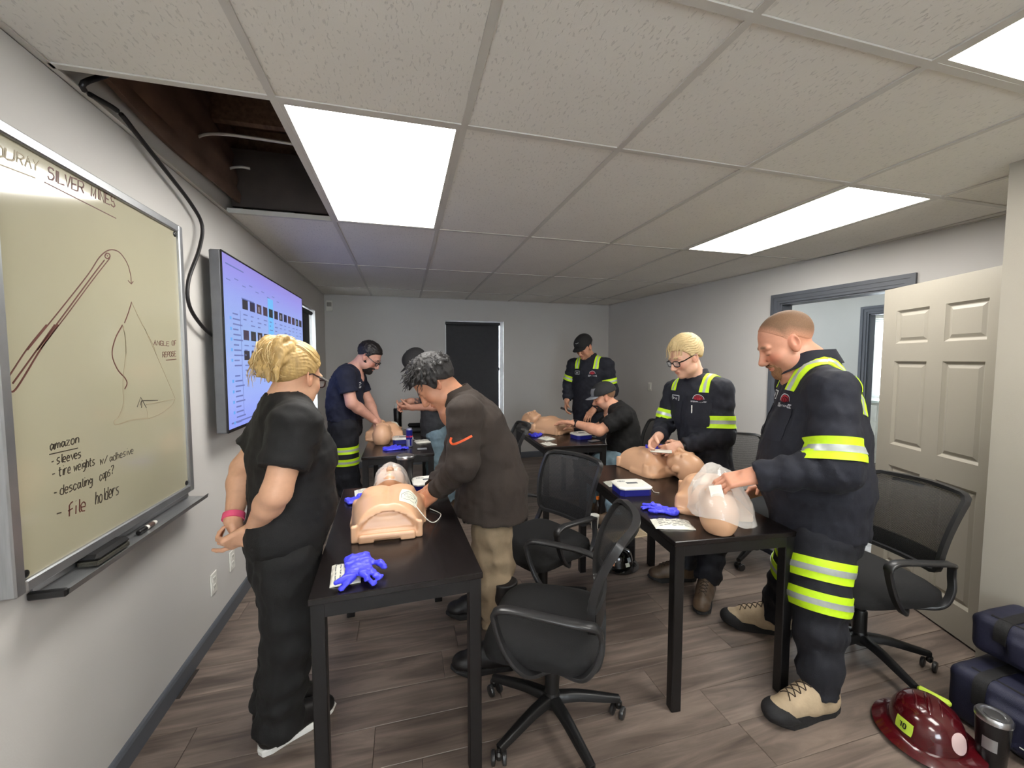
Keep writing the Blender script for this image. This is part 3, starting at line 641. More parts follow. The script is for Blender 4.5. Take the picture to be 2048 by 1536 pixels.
# ------------------------------------------------------------------ soft bodies: a signed distance field and its surface
class Field:
    def __init__(s, lo, hi, h, fine=()):
        s.ax = []; s.h = h
        for i in range(3):
            p = [lo[i]]
            while p[-1] < hi[i]:
                x = p[-1]; hh = h
                for a, b, fh in fine:
                    if a[i]-h <= x <= b[i]: hh = min(hh, fh)
                p.append(x+hh)
            s.ax.append(np.array(p))
        s.D = np.full([len(a) for a in s.ax], 1., np.float32)
    def blk(s, lo, hi):
        sl = []
        for i in range(3):
            a = max(int(np.searchsorted(s.ax[i], lo[i]))-1, 0); b = min(int(np.searchsorted(s.ax[i], hi[i]))+1, len(s.ax[i])); sl.append(slice(a, max(b, a)))
        return tuple(sl), np.ix_(*[s.ax[i][sl[i]].astype(np.float32) for i in range(3)])
    def put(s, sl, d, k, mode='add'):
        A = s.D[sl]
        if A.size == 0: return
        if mode == 'add':
            if k > 0: h = np.maximum(k-np.abs(A-d), 0)/k; s.D[sl] = np.minimum(A, d)-h*h*k*.25
            else: s.D[sl] = np.minimum(A, d)
        else:
            d = -d if mode == 'sub' else d
            if k > 0: h = np.maximum(k-np.abs(A-d), 0)/k; s.D[sl] = np.maximum(A, d)+h*h*k*.25
            else: s.D[sl] = np.maximum(A, d)
    def cone(s, a, b, ra, rb, k=.02, side=None, fa=1., fb=1., mode='add', cutb=None, wr=None, cuta=None):
        """tapered limb a-b; with side given the section is an ellipse: ra, rb half widths along side, ra*fa, rb*fb across it"""
        a = np.array(a, float); b = np.array(b, float); ab = b-a; L = np.linalg.norm(ab)+1e-9; R = max(ra, rb, ra*fa, rb*fb)+k+2*s.h
        sl, (X, Y, Z) = s.blk(np.minimum(a, b)-R, np.maximum(a, b)+R)
        qx, qy, qz = X-a[0], Y-a[1], Z-a[2]; tr = (qx*ab[0]+qy*ab[1]+qz*ab[2])/(L*L); t = np.clip(tr, 0, 1)
        r = ra+(rb-ra)*t; qx = qx-ab[0]*t; qy = qy-ab[1]*t; qz = qz-ab[2]*t
        if side is None: d = np.sqrt(qx*qx+qy*qy+qz*qz)-r
        else:
            sd = nrm(side); f = fa+(fb-fa)*t; u = qx*sd[0]+qy*sd[1]+qz*sd[2]; n2 = qx*qx+qy*qy+qz*qz
            v2 = np.maximum(n2-u*u, 0); rd = r*f; k0 = np.sqrt(u*u/(r*r)+v2/(rd*rd)); k1 = np.sqrt(u*u/r**4+v2/rd**4)+1e-6; d = k0*(k0-1)/k1
        if wr is not None:
            amp, n, ph = wr; ww = np.sin(tr*n*6.283+ph+1.3*np.sin(9*(X+Y)+ph)+1.1*np.sin(14*(Y-Z)+2*ph)); d = d+amp*ww*np.minimum(1, np.maximum(0, 1.2-np.abs(d)*8))
        if cutb is not None: d = np.maximum(d, (tr-1)*L-cutb)
        if cuta is not None: d = np.maximum(d, -tr*L-cuta)
        s.put(sl, d, k, mode)
    def ell(s, c, r, R=None, k=.02, mode='add'):
        c = np.array(c, float); r = np.array(r, float); m = np.full(3, r.max()+k+2*s.h)
        sl, (X, Y, Z) = s.blk(c-m, c+m); x, y, z = X-c[0], Y-c[1], Z-c[2]
        if R is not None: x, y, z = [x*R[i][0]+y*R[i][1]+z*R[i][2] for i in range(3)]
        k0 = np.sqrt((x/r[0])**2+(y/r[1])**2+(z/r[2])**2); k1 = np.sqrt((x/r[0]**2)**2+(y/r[1]**2)**2+(z/r[2]**2)**2)+1e-6
        s.put(sl, k0*(k0-1)/k1, k, mode)
    def rbox(s, c, hf, R=None, rad=.01, k=.0, mode='add'):
        c = np.array(c, float); hf = np.array(hf, float); m = np.full(3, np.linalg.norm(hf)+k+2*s.h)
        sl, (X, Y, Z) = s.blk(c-m, c+m); x, y, z = X-c[0], Y-c[1], Z-c[2]
        if R is not None: x, y, z = [x*R[i][0]+y*R[i][1]+z*R[i][2] for i in range(3)]
        q = [np.abs(v)-(hf[i]-rad) for i, v in enumerate((x, y, z))]
        d = np.sqrt(sum(np.maximum(v, 0)**2 for v in q))+np.minimum(np.maximum(np.maximum(q[0], q[1]), q[2]), 0)-rad
        s.put(sl, d, k, mode)
    def cut(s, p, n, lo=None, hi=None, k=0.):
        p = np.array(p, float); n = nrm(n)
        lo = [a[0] for a in s.ax] if lo is None else lo; hi = [a[-1] for a in s.ax] if hi is None else hi
        sl, (X, Y, Z) = s.blk(lo, hi); d = (X-p[0])*n[0]+(Y-p[1])*n[1]+(Z-p[2])*n[2]
        s.put(sl, d+0*X+0*Y+0*Z, k, 'int')
    def folds(s, amp, fr, seed, lo=None, hi=None, st=(1, 1, 1)):
        """cloth folds: soft sines with a warp, strongest on the surface"""
        g = np.random.RandomState(seed)
        lo = [a[0] for a in s.ax] if lo is None else lo; hi = [a[-1] for a in s.ax] if hi is None else hi
        sl, (X, Y, Z) = s.blk(lo, hi); D = s.D[sl]; m = np.abs(D) < .05
        if not m.any(): return
        ii = np.where(m); x = X.ravel()[ii[0]]*st[0]; y = Y.ravel()[ii[1]]*st[1]; z = Z.ravel()[ii[2]]*st[2]; n = 0
        for j in range(5):
            a = g.normal(size=3); a = a/np.linalg.norm(a)*fr*(1+.35*j); b = g.normal(size=3)*fr*.45; ph = g.rand(2)*6.28
            v = np.sin(x*a[0]+y*a[1]+z*a[2]+ph[0]+1.5*np.sin(x*b[0]+y*b[1]+z*b[2]+ph[1])); n = n+(v*.7+.5*(1-2*np.abs(v)))/(1+.4*j)
        D[m] += (amp*n/2).astype(np.float32); s.D[sl] = D
    def surf(s):
        D = s.D; S = D < 0; c = np.zeros([n-1 for n in S.shape], np.int8); O = [(i, j, k) for i in (0, 1) for j in (0, 1) for k in (0, 1)]
        sh = lambda A, o: A[o[0]:A.shape[0]-1+o[0], o[1]:A.shape[1]-1+o[1], o[2]:A.shape[2]-1+o[2]]
        for o in O: c += sh(S, o)
        act = (c > 0) & (c < 8); idx = np.argwhere(act); n = len(idx); iid = np.full(act.shape, -1, np.int32); iid[act] = np.arange(n)
        V = np.stack([D[idx[:, 0]+o[0], idx[:, 1]+o[1], idx[:, 2]+o[2]] for o in O], 1); acc = np.zeros((n, 3)); cn = np.zeros(n); Oa = np.array(O, float)
        for a in range(8):
            for b in range(a+1, 8):
                if np.abs(Oa[a]-Oa[b]).sum() != 1: continue
                va, vb = V[:, a], V[:, b]; m = (va < 0) != (vb < 0); t = va[m]/(va[m]-vb[m]); acc[m] += Oa[a]+t[:, None]*(Oa[b]-Oa[a]); cn[m] += 1
        pos = idx+acc/cn[:, None]
        P = np.stack([np.interp(pos[:, i], np.arange(len(s.ax[i])), s.ax[i]) for i in range(3)], 1); F = []
        for ax in range(3):
            A = np.moveaxis(S, ax, 0); I = np.moveaxis(iid, ax, 0)
            d = A[:-1, 1:-1, 1:-1] != A[1:, 1:-1, 1:-1]; e = np.argwhere(d); i, j, k = e[:, 0], e[:, 1]+1, e[:, 2]+1
            q = np.stack([I[i, j-1, k-1], I[i, j, k-1], I[i, j, k], I[i, j-1, k]], 1); neg = ~A[i, j, k]
            if ax == 1: neg = ~neg
            q[neg] = q[neg][:, ::-1]; F.append(q)
        return P, np.vstack(F)
    def obj(s, name, m, parent=None, origin=(0, 0, 0), color=None, smooth=0):
        P, F = s.surf()
        if smooth:
            for _ in range(smooth):
                acc = np.zeros_like(P); cn = np.zeros(len(P))
                for a in range(4):
                    u, v = F[:, a], F[:, (a+1) % 4]
                    for d in range(3): acc[:, d] += np.bincount(u, P[v, d], len(P))+np.bincount(v, P[u, d], len(P))
                    cn += np.bincount(u, minlength=len(P))+np.bincount(v, minlength=len(P))
                P = P*.5+.5*acc/np.maximum(cn, 1)[:, None]
        return mesh_np(name, P, F, m, parent, origin, color)
def mesh_np(name, P, F, m, parent=None, origin=(0, 0, 0), color=None):
    me = bpy.data.meshes.new(name); n = len(P); me.vertices.add(n); me.vertices.foreach_set('co', (P-np.array(origin)).astype(np.float32).ravel())
    me.loops.add(F.size); me.loops.foreach_set('vertex_index', F.ravel().astype(np.int32)); me.polygons.add(len(F))
    me.polygons.foreach_set('loop_start', np.arange(0, F.size, 4, dtype=np.int32)); me.polygons.foreach_set('use_smooth', np.ones(len(F), bool))
    me.update(calc_edges=True); me.materials.append(m)
    if color is not None:
        C = np.ones((n, 4), np.float32); C[:, :3] = color(P); at = me.attributes.new('tint', 'FLOAT_COLOR', 'POINT'); at.data.foreach_set('color', C.ravel())
    o = link(name, me, parent); o['_o'] = 0; del o['_o']; return o
def bvh_of(o, origin=(0, 0, 0)):
    me = o.data; V = np.empty(len(me.vertices)*3, np.float32); me.vertices.foreach_get('co', V); V = V.reshape(-1, 3)+np.array(origin)
    return BVHTree.FromPolygons([tuple(v) for v in V.tolist()], [tuple(p.vertices) for p in me.polygons])
def rot_to(f, up=(0, 0, 1)):
    """rows: forward, left, up"""
    f = nrm(f); u = np.array(up, float); l = nrm(np.cross(u, f)); return np.array([f, l, np.cross(f, l)])
# ------------------------------------------------------------------ office furniture
def table(name_label, c, rz, wx, wy, h=.74):
    t = thing('work_table', name_label, 'table', (c[0], c[1], 0), rz, 'black work tables')
    hx, hy = wx/2, wy/2
    MB().rbox((-hx, -hy, h-.022), (hx, hy, h), .0025).build('tabletop', M_top, t)
    f = MB(); b = .045
    for a in ((-hx+.006, -hy+.006, hx-.006, -hy+.036), (-hx+.006, hy-.036, hx-.006, hy-.006), (-hx+.006, -hy+.036, -hx+.036, hy-.036), (hx-.036, -hy+.036, hx-.006, hy-.036)):
        f.box((a[0], a[1], h-.022-b), (a[2], a[3], h-.022))
    f.build('apron', M_black, t); lg = None
    for sx in (-1, 1):
        for sy in (-1, 1):
            if lg is None:
                lg = MB().rbox((-.0218, -.0218, 0), (.0218, .0218, h-.0222), .003).build('leg', M_black, t, (sx*(hx-.027), sy*(hy-.027), 0)).data
            else: link('leg', lg, t, (sx*(hx-.027), sy*(hy-.027), .0))
    return t
M_top = mat('dark_laminate', (24, 20, 20), .24, noise=(25, .12), bump=(120, .04))
T1 = table('black table at left front with a gloved packet on its near corner', (-.045, 1.905), math.radians(2.4), .555, 1.13)
T2 = table('black table at right in front of the large man in uniform', (1.395, 1.95), math.radians(-5), .575, 1.19)
T3 = table('black table at far left between bearded man and wall', (-.05, 3.83), 0, .55, 1.19)
T4 = table('black table at far right beside the seated man', (1.45, 3.73), math.radians(-2), .58, 1.05)
TBZ = .74

M_seat = mat('black_seat_fabric', (18, 18, 19), .9, bump=(500, .35), noise=(60, .15))
M_gloss = mat('grey_black_nylon', (40, 40, 41), .32, noise=(40, .06), bump=(400, .06))
def mesh_cloth():
    m = mat('black_chair_mesh', (34, 34, 35), .7); nt = m.node_tree; N = nt.nodes; L = nt.links
    tc = N.new('ShaderNodeTexCoord'); wv = N.new('ShaderNodeTexWave'); wv.bands_direction = 'Z'; wv.inputs['Scale'].default_value = 62; wv.inputs['Distortion'].default_value = 0; L.new(tc.outputs['Object'], wv.inputs['Vector'])
    mr = N.new('ShaderNodeMapRange'); mr.inputs[1].default_value = .30; mr.inputs[2].default_value = .42; mr.inputs[3].default_value = .2; mr.inputs[4].default_value = .85; L.new(wv.outputs[1], mr.inputs[0])
    L.new(mr.outputs[0], N['Principled BSDF'].inputs['Alpha']); return m
M_mesh = mesh_cloth()
def make_chair(label):
    t = thing('office_chair', label, 'office chair', (0, 0, 0), 0, 'black mesh-back office chairs')
    # five-star base
    b = MB().lathe([(.0, .075), (.034, .075), (.038, .085), (.036, .13), (.03, .145), (.0, .145)], 20); b.build('hub', M_blackp, t)
    leg = wl = fk = ax_ = None
    for q in range(5):
        a = math.radians(72*q+14); d = np.array([math.cos(a), math.sin(a), 0])
        if leg is None:
            sec = [(-.024, -.018), (.024, -.018), (.020, .012), (.012, .018), (-.012, .018), (-.020, .012)]
            m = MB().sweep(curve([(.025, 0, .115), (.12, 0, .112), (.23, 0, .092), (.305, 0, .078)], 4), sec, scale=list(np.linspace(1.05, .66, 13)))
            lo = m.build('base_leg', M_blackp, t); leg = lo.data
            cs = MB().rbox((-.02, -.012, .034), (.018, .012, .066), .008).tube([(0, 0, .05), (0, 0, .082)], .008, 8); fo = cs.build('caster_fork', M_blackp, lo, (.305, 0, 0)); fk = fo.data
            w = MB()
            for s_ in (-1, 1): w.lathe([(.0, .0), (.018, 0), (.026, .003), (.027, .012), (.024, .017), (0, .019)], 16, (-.012, s_*.013, .027), frame((0, s_, 0)))
            wo = w.build('caster_wheel', M_gloss, lo, (.305, 0, 0)); wl = wo.data
        else:
            lo = link('base_leg', leg, t); fo = link('caster_fork', fk, lo, (.305, 0, 0)); wo = link('caster_wheel', wl, lo, (.305, 0, 0))
        lo.rotation_euler = (0, 0, a); r = random.uniform(-1.5, 1.5); fo.rotation_euler = (0, 0, r); wo.rotation_euler = (0, 0, r)
    MB().lathe([(.031, .14), (.031, .25), (.027, .26), (.022, .26), (.022, .38)], 18).build('gas_column', M_blackp, t)
    MB().rbox((-.11, -.075, .375), (.1, .075, .412), .01).tube([(.02, -.06, .395), (.03, -.2, .39), (.05, -.26, .385)], .006, 6).build('tilt_mechanism', M_blackp, t)
    # seat cushion: a superellipse pillow with a rolled front
    def seat(top):
        n = 26; V = []; F = []
        rings = 9
        for j in range(rings+1):
            k = j/rings
            for i in range(n*2):
                a = math.pi*i/n; c, s = math.cos(a), math.sin(a); e = .42
                x = abs(c)**e*math.copysign(1, c)*.245*k; y = abs(s)**e*math.copysign(1, s)*.25*k
                edge = max(0, k-.72)/.28
                z = .505-.034*edge**2.2-.028*max(0, x/.245)**3-.012*(1-k)
                V.append((x+.02, y, z))
        m_ = n*2
        for j in range(rings):
            for i in range(m_): F.append((j*m_+i, (j+1)*m_+i, (j+1)*m_+(i+1) % m_, j*m_+(i+1) % m_))
        o = len(V); zb = [(1.012, -.062), (.99, -.088), (.86, -.094), (0.01, -.096)]; 
        for k, dz in zb:
            for i in range(m_):
                v = V[rings*m_+i]; V.append(((v[0]-.02)*k+.02, v[1]*k, .505+dz-.015*max(0, (v[0]-.02)/.245)**3))
        for j in range(len(zb)):
            for i in range(m_):
                a_ = (rings*m_ if j == 0 else o+(j-1)*m_); b_ = o+j*m_
                F.append((a_+i, b_+i, b_+(i+1) % m_, a_+(i+1) % m_))
        return MB().add(V, F, True)
    seat(1).build('seat', M_seat, t)
    # backrest: a bowed frame, mesh between, lower panel
    def bk(y, z, off=0.):     # y -1..1 , z 0..1
        wd = .205+.03*math.sin(z*math.pi*.62); zz = .56+.385*z
        x = -.195-.06*z-.075*z*z+.035*math.sin(math.pi*z)*0-.012+.055*(y*y)*(.55+.45*z)+off+.022*math.sin(z*3.0)
        return np.array([x, y*wd, zz])
    rim = []
    for i in range(12): rim.append(bk(-1+2*i/11*1., 1))
    rim = [bk(-.86+1.72*i/12, 1+.012*math.sin(math.pi*i/12)) for i in range(13)]+[bk(.97, .97)]+[bk(1, .92-.84*i/9) for i in range(10)]+[bk(.97, .03)]+[bk(.86-1.72*i/12, 0) for i in range(13)]+[bk(-.97, .03)]+[bk(-1, .08+.84*i/9) for i in range(10)]+[bk(-.97, .97)]
    MB().sweep(rim, [(-.009, -.015), (.009, -.015), (.011, 0), (.009, .015), (-.009, .015)], up=(1, 0, 0), closed=True).build('back_frame', M_gloss, t)
    MB().sheet(lambda u, v: bk(-.97+1.94*u, .02+.96*v, -.004), 14, 14, .0025).build('mesh_back', M_mesh, t)
    MB().sheet(lambda u, v: bk(-.98+1.96*u, .015+.22*v, -.012), 14, 5, .012).build('lumbar_bar', M_blackp, t)
    MB().box((-.075, -.24, .93), (-.0, .24, .94)) if 0 else None
    MB().sheet(lambda u, v: bk(-.62+.62*u, .915+.045*v, -.0075), 5, 2, .001).build('back_label', mat('grey_chair_label', (120, 124, 130), .5), t)
    # arms: one closed loop each side, joined to the back frame
    for s_ in (-1, 1):
        P = curve([(-.02, s_*.2, .398), (.06, s_*.262, .41), (.135, s_*.285, .50), (.178, s_*.29, .625), (.165, s_*.292, .658), (.11, s_*.292, .668), (-.05, s_*.288, .655), (-.15, s_*.272, .64), (-.2, s_*.245, .615), (-.215, s_*.236, .56), (-.2, s_*.25, .49), (-.15, s_*.25, .425), (-.06, s_*.2, .398)], 6)
        MB().sweep(P, [(-.021, -.008), (.021, -.008), (.023, 0), (.021, .008), (-.021, .008), (-.023, 0)], up=(-.05, s_*-.1, .45) if 0 else (1, 0, 0), closed=False).build('armrest', M_gloss, t) if 0 else arm_loop(t, P, s_)
    return t
def arm_loop(t, P, s_):
    c = np.array([-.02, s_*.265, .54]); m = MB(); V = []; n = len(P); F = []
    sd = np.array([0, 1., 0])
    for j in range(n):
        tg = nrm(P[min(j+1, n-1)]-P[max(j-1, 0)]); u = nrm(np.cross(tg, sd)); w_ = np.cross(u, tg)
        hw = .022*(1 if 18 < j < 48 else .8)
        for a, b in ((-1, -.4), (-.8, -1), (.8, -1), (1, -.4), (1, .4), (.8, 1), (-.8, 1), (-1, .4)): V.append(P[j]+w_*hw*a+u*.0085*b)
    for j in range(n-1):
        for q in range(8): F.append((j*8+q, j*8+(q+1) % 8, (j+1)*8+(q+1) % 8, (j+1)*8+q))
    F += [tuple(range(8))[::-1], tuple((n-1)*8+q for q in range(8))]
    m.add(V, F, True).build('armrest', M_gloss, t)
CH_A = make_chair('black office chair in the foreground between the two front tables'); CH_A.scale = (.93,)*3
def chair(label, x, y, face, spin=0.):
    c = copy_tree(CH_A); c.location = (x, y, 0); c.rotation_euler = (0, 0, math.radians(face)); c['label'] = label
    return c
CH_A.location = (.565, 1.485, 0); CH_A.rotation_euler = (0, 0, math.radians(151))
chair('black office chair with grey back label behind the foreground chair', .775, 2.20, 205)
chair('black see-through mesh office chair in front of the white door', 2.18, 1.435, 170)
chair('black office chair turned away at the left of far right table', .80, 3.62, 176)
chair('black office chair the seated man sits on', 2.15, 3.43, 174)
chair('black office chair behind the blond man in glasses', 2.52, 2.39, 262)

for c in CH_A.children:
    if c.name.startswith('base_leg'): c.rotation_euler[2] += math.radians(42)
# ------------------------------------------------------------------ manikins
M_man = mat('tan_manikin_plastic', (214, 168, 132), .42, noise=(8, .03), coat=.15)
M_pad = mat('cream_pad', (232, 232, 214), .55); M_print = mat('grey_print', (88, 92, 96), .6)
M_wire = mat('white_wire', (232, 230, 222), .4)
def head_field(F, c, R, s=1., man=False, nose=1., brow=1., jaw=1.):
    """a head: R rows forward, left, up; c centre between the ears"""
    c = np.array(c, float); R = np.array(R, float)
    W = lambda x, y, z: c+s*(R[0]*x+R[1]*y+R[2]*z)
    E = lambda p, r, k=.02, mode='add', RR=None: F.ell(W(*p), np.array(r)*s, R if RR is None else RR, k*s, mode)
    E((-.018, 0, .038), (.100, .078, .086)); E((.028, 0, -.02), (.064, .066, .085), .03)
    E((.036, 0, -.078), (.052, .052*jaw, .042), .03); E((.074, 0, -.099), (.022, .026*jaw, .018), .02)
    for q in (-1, 1):
        E((.058, q*.042, -.03), (.026, .022, .026), .022); E((.03, q*.052*jaw, -.07), (.032, .018, .024), .022)
        E((.079, q*.026, .022), (.014*brow, .03, .011), .014)
        E((.100, q*.032, .0), (.021, .019, .0125), .012, 'sub'); E((.0775, q*.032, -.002), (.0135, .0165, .0125), .004)
        E((.1035, q*.011, -.040), (.009, .008, .007), .008)
        if not man:
            er = rot_to(R[0]*-.25+R[2]*-.0+R[0]*1.2, R[2]) ; er = np.array([R[0]*.93+R[2]*.2, R[1], R[2]*.93-R[0]*.2])
            er2 = np.array([nrm(er[0]+R[1]*-q*.35), nrm(er[1]+er[0]*q*.35), er[2]])
            E((-.004, q*.079, -.006), (.020, .0075, .033), .006, RR=er2); E((-.009, q*.085, .002), (.009, .006, .017), .005, 'sub', er2); E((.003, q*.079, -.031), (.009, .006, .010), .005)
        else: E((-.004, q*.074, -.012), (.022, .014, .03), .012)
    F.cone(W(.088, 0, .012), W(.115*nose, 0, -.032), .008*s, .0125*s, .014*s)
    E((.0945, 0, -.0595), (.0105, .023, .0072), .009); E((.092, 0, -.0715), (.0105, .019, .0075), .009); E((.106, 0, -.0655), (.012, .024, .0016), .003, 'sub')
def make_manikin(label, face_shield=True):
    t = thing('cpr_manikin', label, 'training manikin', (0, 0, 0), 0, 'tan training manikins')
    # torso: waist end at x = 0, neck end at x = .36
    h = .006; F = Field((-.03, -.21, -.02), (.46, .21, .2), h); X, Y, Z = np.ix_(*[a for a in F.ax])
    xx = np.clip(X/.36, 0, 1); wd = .128+.036*np.sin(xx*1.9)-.05*np.clip((xx-.85)/.15, 0, 1)**2; hg = .128+.02*np.sin(xx*2.6)-.075*np.clip((xx-.72)/.28, 0, 1)**1.7
    p = 2.5; sup = ((np.abs(Y)/wd)**p+(np.abs(np.maximum(Z, 0))/hg)**p)**(1/p)-1
    d = sup*.12+0*Z; d = np.maximum(d, -Z); d = np.maximum(d, X-.355)
    d = np.maximum(d, -(X-(.012+.10*np.maximum(Z-.05, 0)*0)))
    d = np.maximum(d, -(X+(-.05*np.clip(Z/.13, 0, 1)**3)))     # the waist leans in at the top
    F.D[:] = d
    F.rbox((.10, 0, .012), (.10, .138, .012), rad=.006, k=.004); F.rbox((.26, 0, .012), (.10, .162, .012), rad=.006, k=.02)                       # foot flange
    F.rbox((.0, 0, .017), (.014, .112, .017), rad=.004, k=.003)                       # ledge under the waist
    F.rbox((-.012, 0, .0), (.016, .052, .012), rad=.004, mode='sub', k=.003)           # notch
    for q in (-1, 1): F.rbox((.012, q*.130, .035), (.012, .012, .035), rad=.004, k=.004); F.rbox((.30, q*.135, .05), (.02, .03, .03), rad=.012, k=.02)
    # recessed arch in the waist end
    sl, (x, y, z) = F.blk((-.03, -.13, .045), (.05, .13, .13)); a = np.sqrt((y/.108)**2+((z-.03)/.078)**2)-1; a = np.maximum(a*.08, np.maximum(.042-z, x-(.020+.05*np.clip(z/.13, 0, 1)**3))); F.put(sl, a+0*x, .004, 'sub')
    F.ell((.30, 0, .10), (.03, .03, .03), k=.03, mode='sub'); F.ell((.11, .0, .152), (.16, .012, .012), k=.02, mode='sub')
    for q in (-1, 1): F.ell((.235, q*.062, .132), (.055, .05, .018), k=.03)
    F.cone((.30, 0, .06), (.385, 0, .055), .05, .045, .02)
    o = F.obj('torso', M_man, t)
    F = Field((.33, -.11, -.02), (.64, .11, .24), .0045); head_field(F, (.47, 0, .085), np.array([[-.12, 0, .99], [0, 1., 0], [.99, 0, .12]]) if 1 else None, 1.0, True, nose=.97)
    F.cone((.37, 0, .055), (.43, 0, .06), .04, .05, .02); F.cut((0, 0, .001), (0, 0, -1))
    F.obj('head', M_man, t)
    for q in (-1, 1): MB().lathe([(0, .006), (.007, .006), (.008, 0)][::-1], 12, (.385, q*.05, .07), frame((0, q, .3))).build('neck_pin', M_man, t)
    return t
MAN1 = make_manikin('tan manikin with an electrode pad on its chest on the left front table')
def place(o, p, face, tilt=0.): o.location = tuple(p); o.rotation_euler = (0, math.radians(tilt), math.radians(face)); return o
mk2 = [copy_tree(MAN1) for _ in range(4)]
place(MAN1, (-.076, 1.70, TBZ), 90)
p = place(mk2[0], (-.17, 4.22, TBZ), -93); p['label'] = 'tan manikin under the hands of the bearded man'
p = place(mk2[1], (1.556, 3.75, TBZ), 119); p['label'] = 'tan manikin lying face up in front of the seated man'
p = place(mk2[2], (1.565, 2.545, TBZ), -79); p['label'] = 'tan manikin in front of the blond man with glasses'
p = place(mk2[3], (1.60, 1.846, TBZ), -125); p['label'] = 'tan manikin with its head in a clear plastic bag'

# adhesive electrode pad on the first manikin, with wire
def conform(bvh, o, u, v, n, wd, ht, name, m, parent, origin=(0, 0, 0), nu=8, nv=8, off=.0015, t=.001, round_=0.):
    """a thin skin laid over a surface: rays run along -n"""
    o = np.array(o, float); u = nrm(u); v = nrm(v); n = nrm(n)
    def fn(a, b):
        x, y = (a-.5)*wd, (b-.5)*ht
        if round_:
            k = max(abs(a-.5), abs(b-.5))*2; r = math.hypot(a-.5, b-.5)*2
            if r > 1e-6: f = (1-round_)+round_*k/r; x *= f; y *= f
        q = o+u*x+v*y; h_ = bvh.ray_cast(Vector(q+n*.3), Vector(-n), .75)
        return np.array(h_[0])+n*off if h_[0] is not None else q
    P = MB(); P.sheet(fn, nu, nv, t); P.V = [tuple(np.array(q)-np.array(origin)) for q in P.V]
    return P.build(name, m, parent)
def scribble(bvh, lines, to3, n, wd, name, m, parent, origin=(0, 0, 0), off=.003):
    mb = MB(); n = nrm(n)
    def f(a, b):
        q = np.array(to3(a, b)); h_ = bvh.ray_cast(Vector(q+n*.3), Vector(-n), .75); return (np.array(h_[0]) if h_[0] is not None else q)+n*off-np.array(origin)
    strokes_mb(mb, lines, f, n, wd, .0004); return mb.build(name, m, parent)
tor = [c for c in MAN1.children if c.name.startswith('torso')][0]
bv = bv_torso = bvh_of(tor)
pad = thing('electrode_pad', 'white electrode pad stuck on the chest of the front manikin', 'electrode pad', MAN1.location, MAN1.rotation_euler[2])
pn = nrm((-.0, -.62, .78)); pu = nrm((0, .78, .62)) * -1; pv = np.array([1., 0, 0]); pc = np.array([.13, -.085, .12])
conform(bv, pc, pu, pv, pn, .085, .115, 'pad', M_pad, pad, round_=.25)
ln = [[(math.cos(a)*.022-.0, math.sin(a)*.018+.012) for a in np.linspace(0, 6.28, 20)], [(-.03, -.025), (-.034, .01), (-.02, .035), (-.01, .045), (.01, .045), (.02, .035), (.032, .012), (.03, -.02)], [(-.012, .018), (-.002, .0), (.004, .016), (.012, .002)], [(-.025, -.03), (-.005, -.028), (0, -.02), (.006, -.028), (.022, -.032)]]
scribble(bv, ln, lambda a, b: pc+pu*a*1.1+pv*b, pn, .0018, 'pad_print', M_print, pad)
mw = curve([(.07, -.11, .12), (.045, -.135, .09), (.05, -.165, .05), (.09, -.19, .02), (.15, -.215, .004), (.21, -.235, .004), (.25, -.225, .004), (.3, -.19, .006)], 6)
MB().tube(mw, .0022, 6).build('wire', M_wire, pad)
# ------------------------------------------------------------------ people
class Rig:
    """a person's stand point and facing; S() measures in planes seen from the side, Fr() in planes seen from the front"""
    def __init__(s, root, fwd):
        s.root = np.array([root[0], root[1], 0.]); s.f = nrm([fwd[0], fwd[1], 0]); s.l = np.array([-s.f[1], s.f[0], 0])
    def S(s, px, py, l=0.): return atp(px, py, s.root+s.l*l, s.l)
    def Fr(s, px, py, f=0.): return atp(px, py, s.root+s.f*f, s.f)
def skin_mat(name, rgb): return mat(name, rgb, .48, attr='tint', noise=(45, .05), bump=(260, .08))
def lerp(a, b, t): return np.array(a)*(1-t)+np.array(b)*t

def hand(F, wr, d, n, side, curl=(.35, .4, .3), s=1., thumb=.5, spread=.05, ind=None):
    """palm and five fingers. d: wrist to knuckles, n: the way the palm faces, side: +1 left hand, -1 right"""
    d = nrm(d); n = np.array(n, float); n = nrm(n-d*(n@d)); t = np.cross(d, n)*(-side); wr = np.array(wr)
    R = np.array([d, t, n]); P = lambda a, b, c: wr+s*(d*a+t*b+n*c)
    F.rbox(P(.046, -.001, 0), np.array([.048, .040, .0135])*s, R, .012*s, .014)
    F.ell(P(.030, .022, .008), np.array([.030, .018, .014])*s, R, .012)
    tips = []
    for i, (o, L, r) in enumerate(((.029, (.043, .026, .021), .0092), (.0095, (.047, .030, .023), .0094), (-.0105, (.044, .028, .022), .0090), (-.0295, (.034, .021, .019), .0080))):
        c = curl if not (ind is not None and i == 0) else ind
        p = P(.088-.004*abs(i-1), o, 0); a = 0.; sp = spread*(1.4-i)
        for j in range(3):
            a += c[j]*(1+.08*i); dd = d*math.cos(a)+n*math.sin(a); dd = nrm(dd+t*sp*math.cos(a)); q = p+dd*L[j]*s
            F.cone(p, q, r*s*(1-.08*j), r*s*(1-.08*(j+1)), .004 if j else .008); p = q
        tips.append(p)
    p = P(.022, .030, .006)
    for j, (L, r) in enumerate(((.040, .0125), (.031, .0105), (.025, .0092))):
        dd = nrm(d*(.62+.22*j)+t*(.75-.35*j-.4*thumb)+n*(.25+.55*thumb*(j+.4))); q = p+dd*L*s; F.cone(p, q, r*s, r*s*.9, .006); p = q
    tips.append(p); return tips

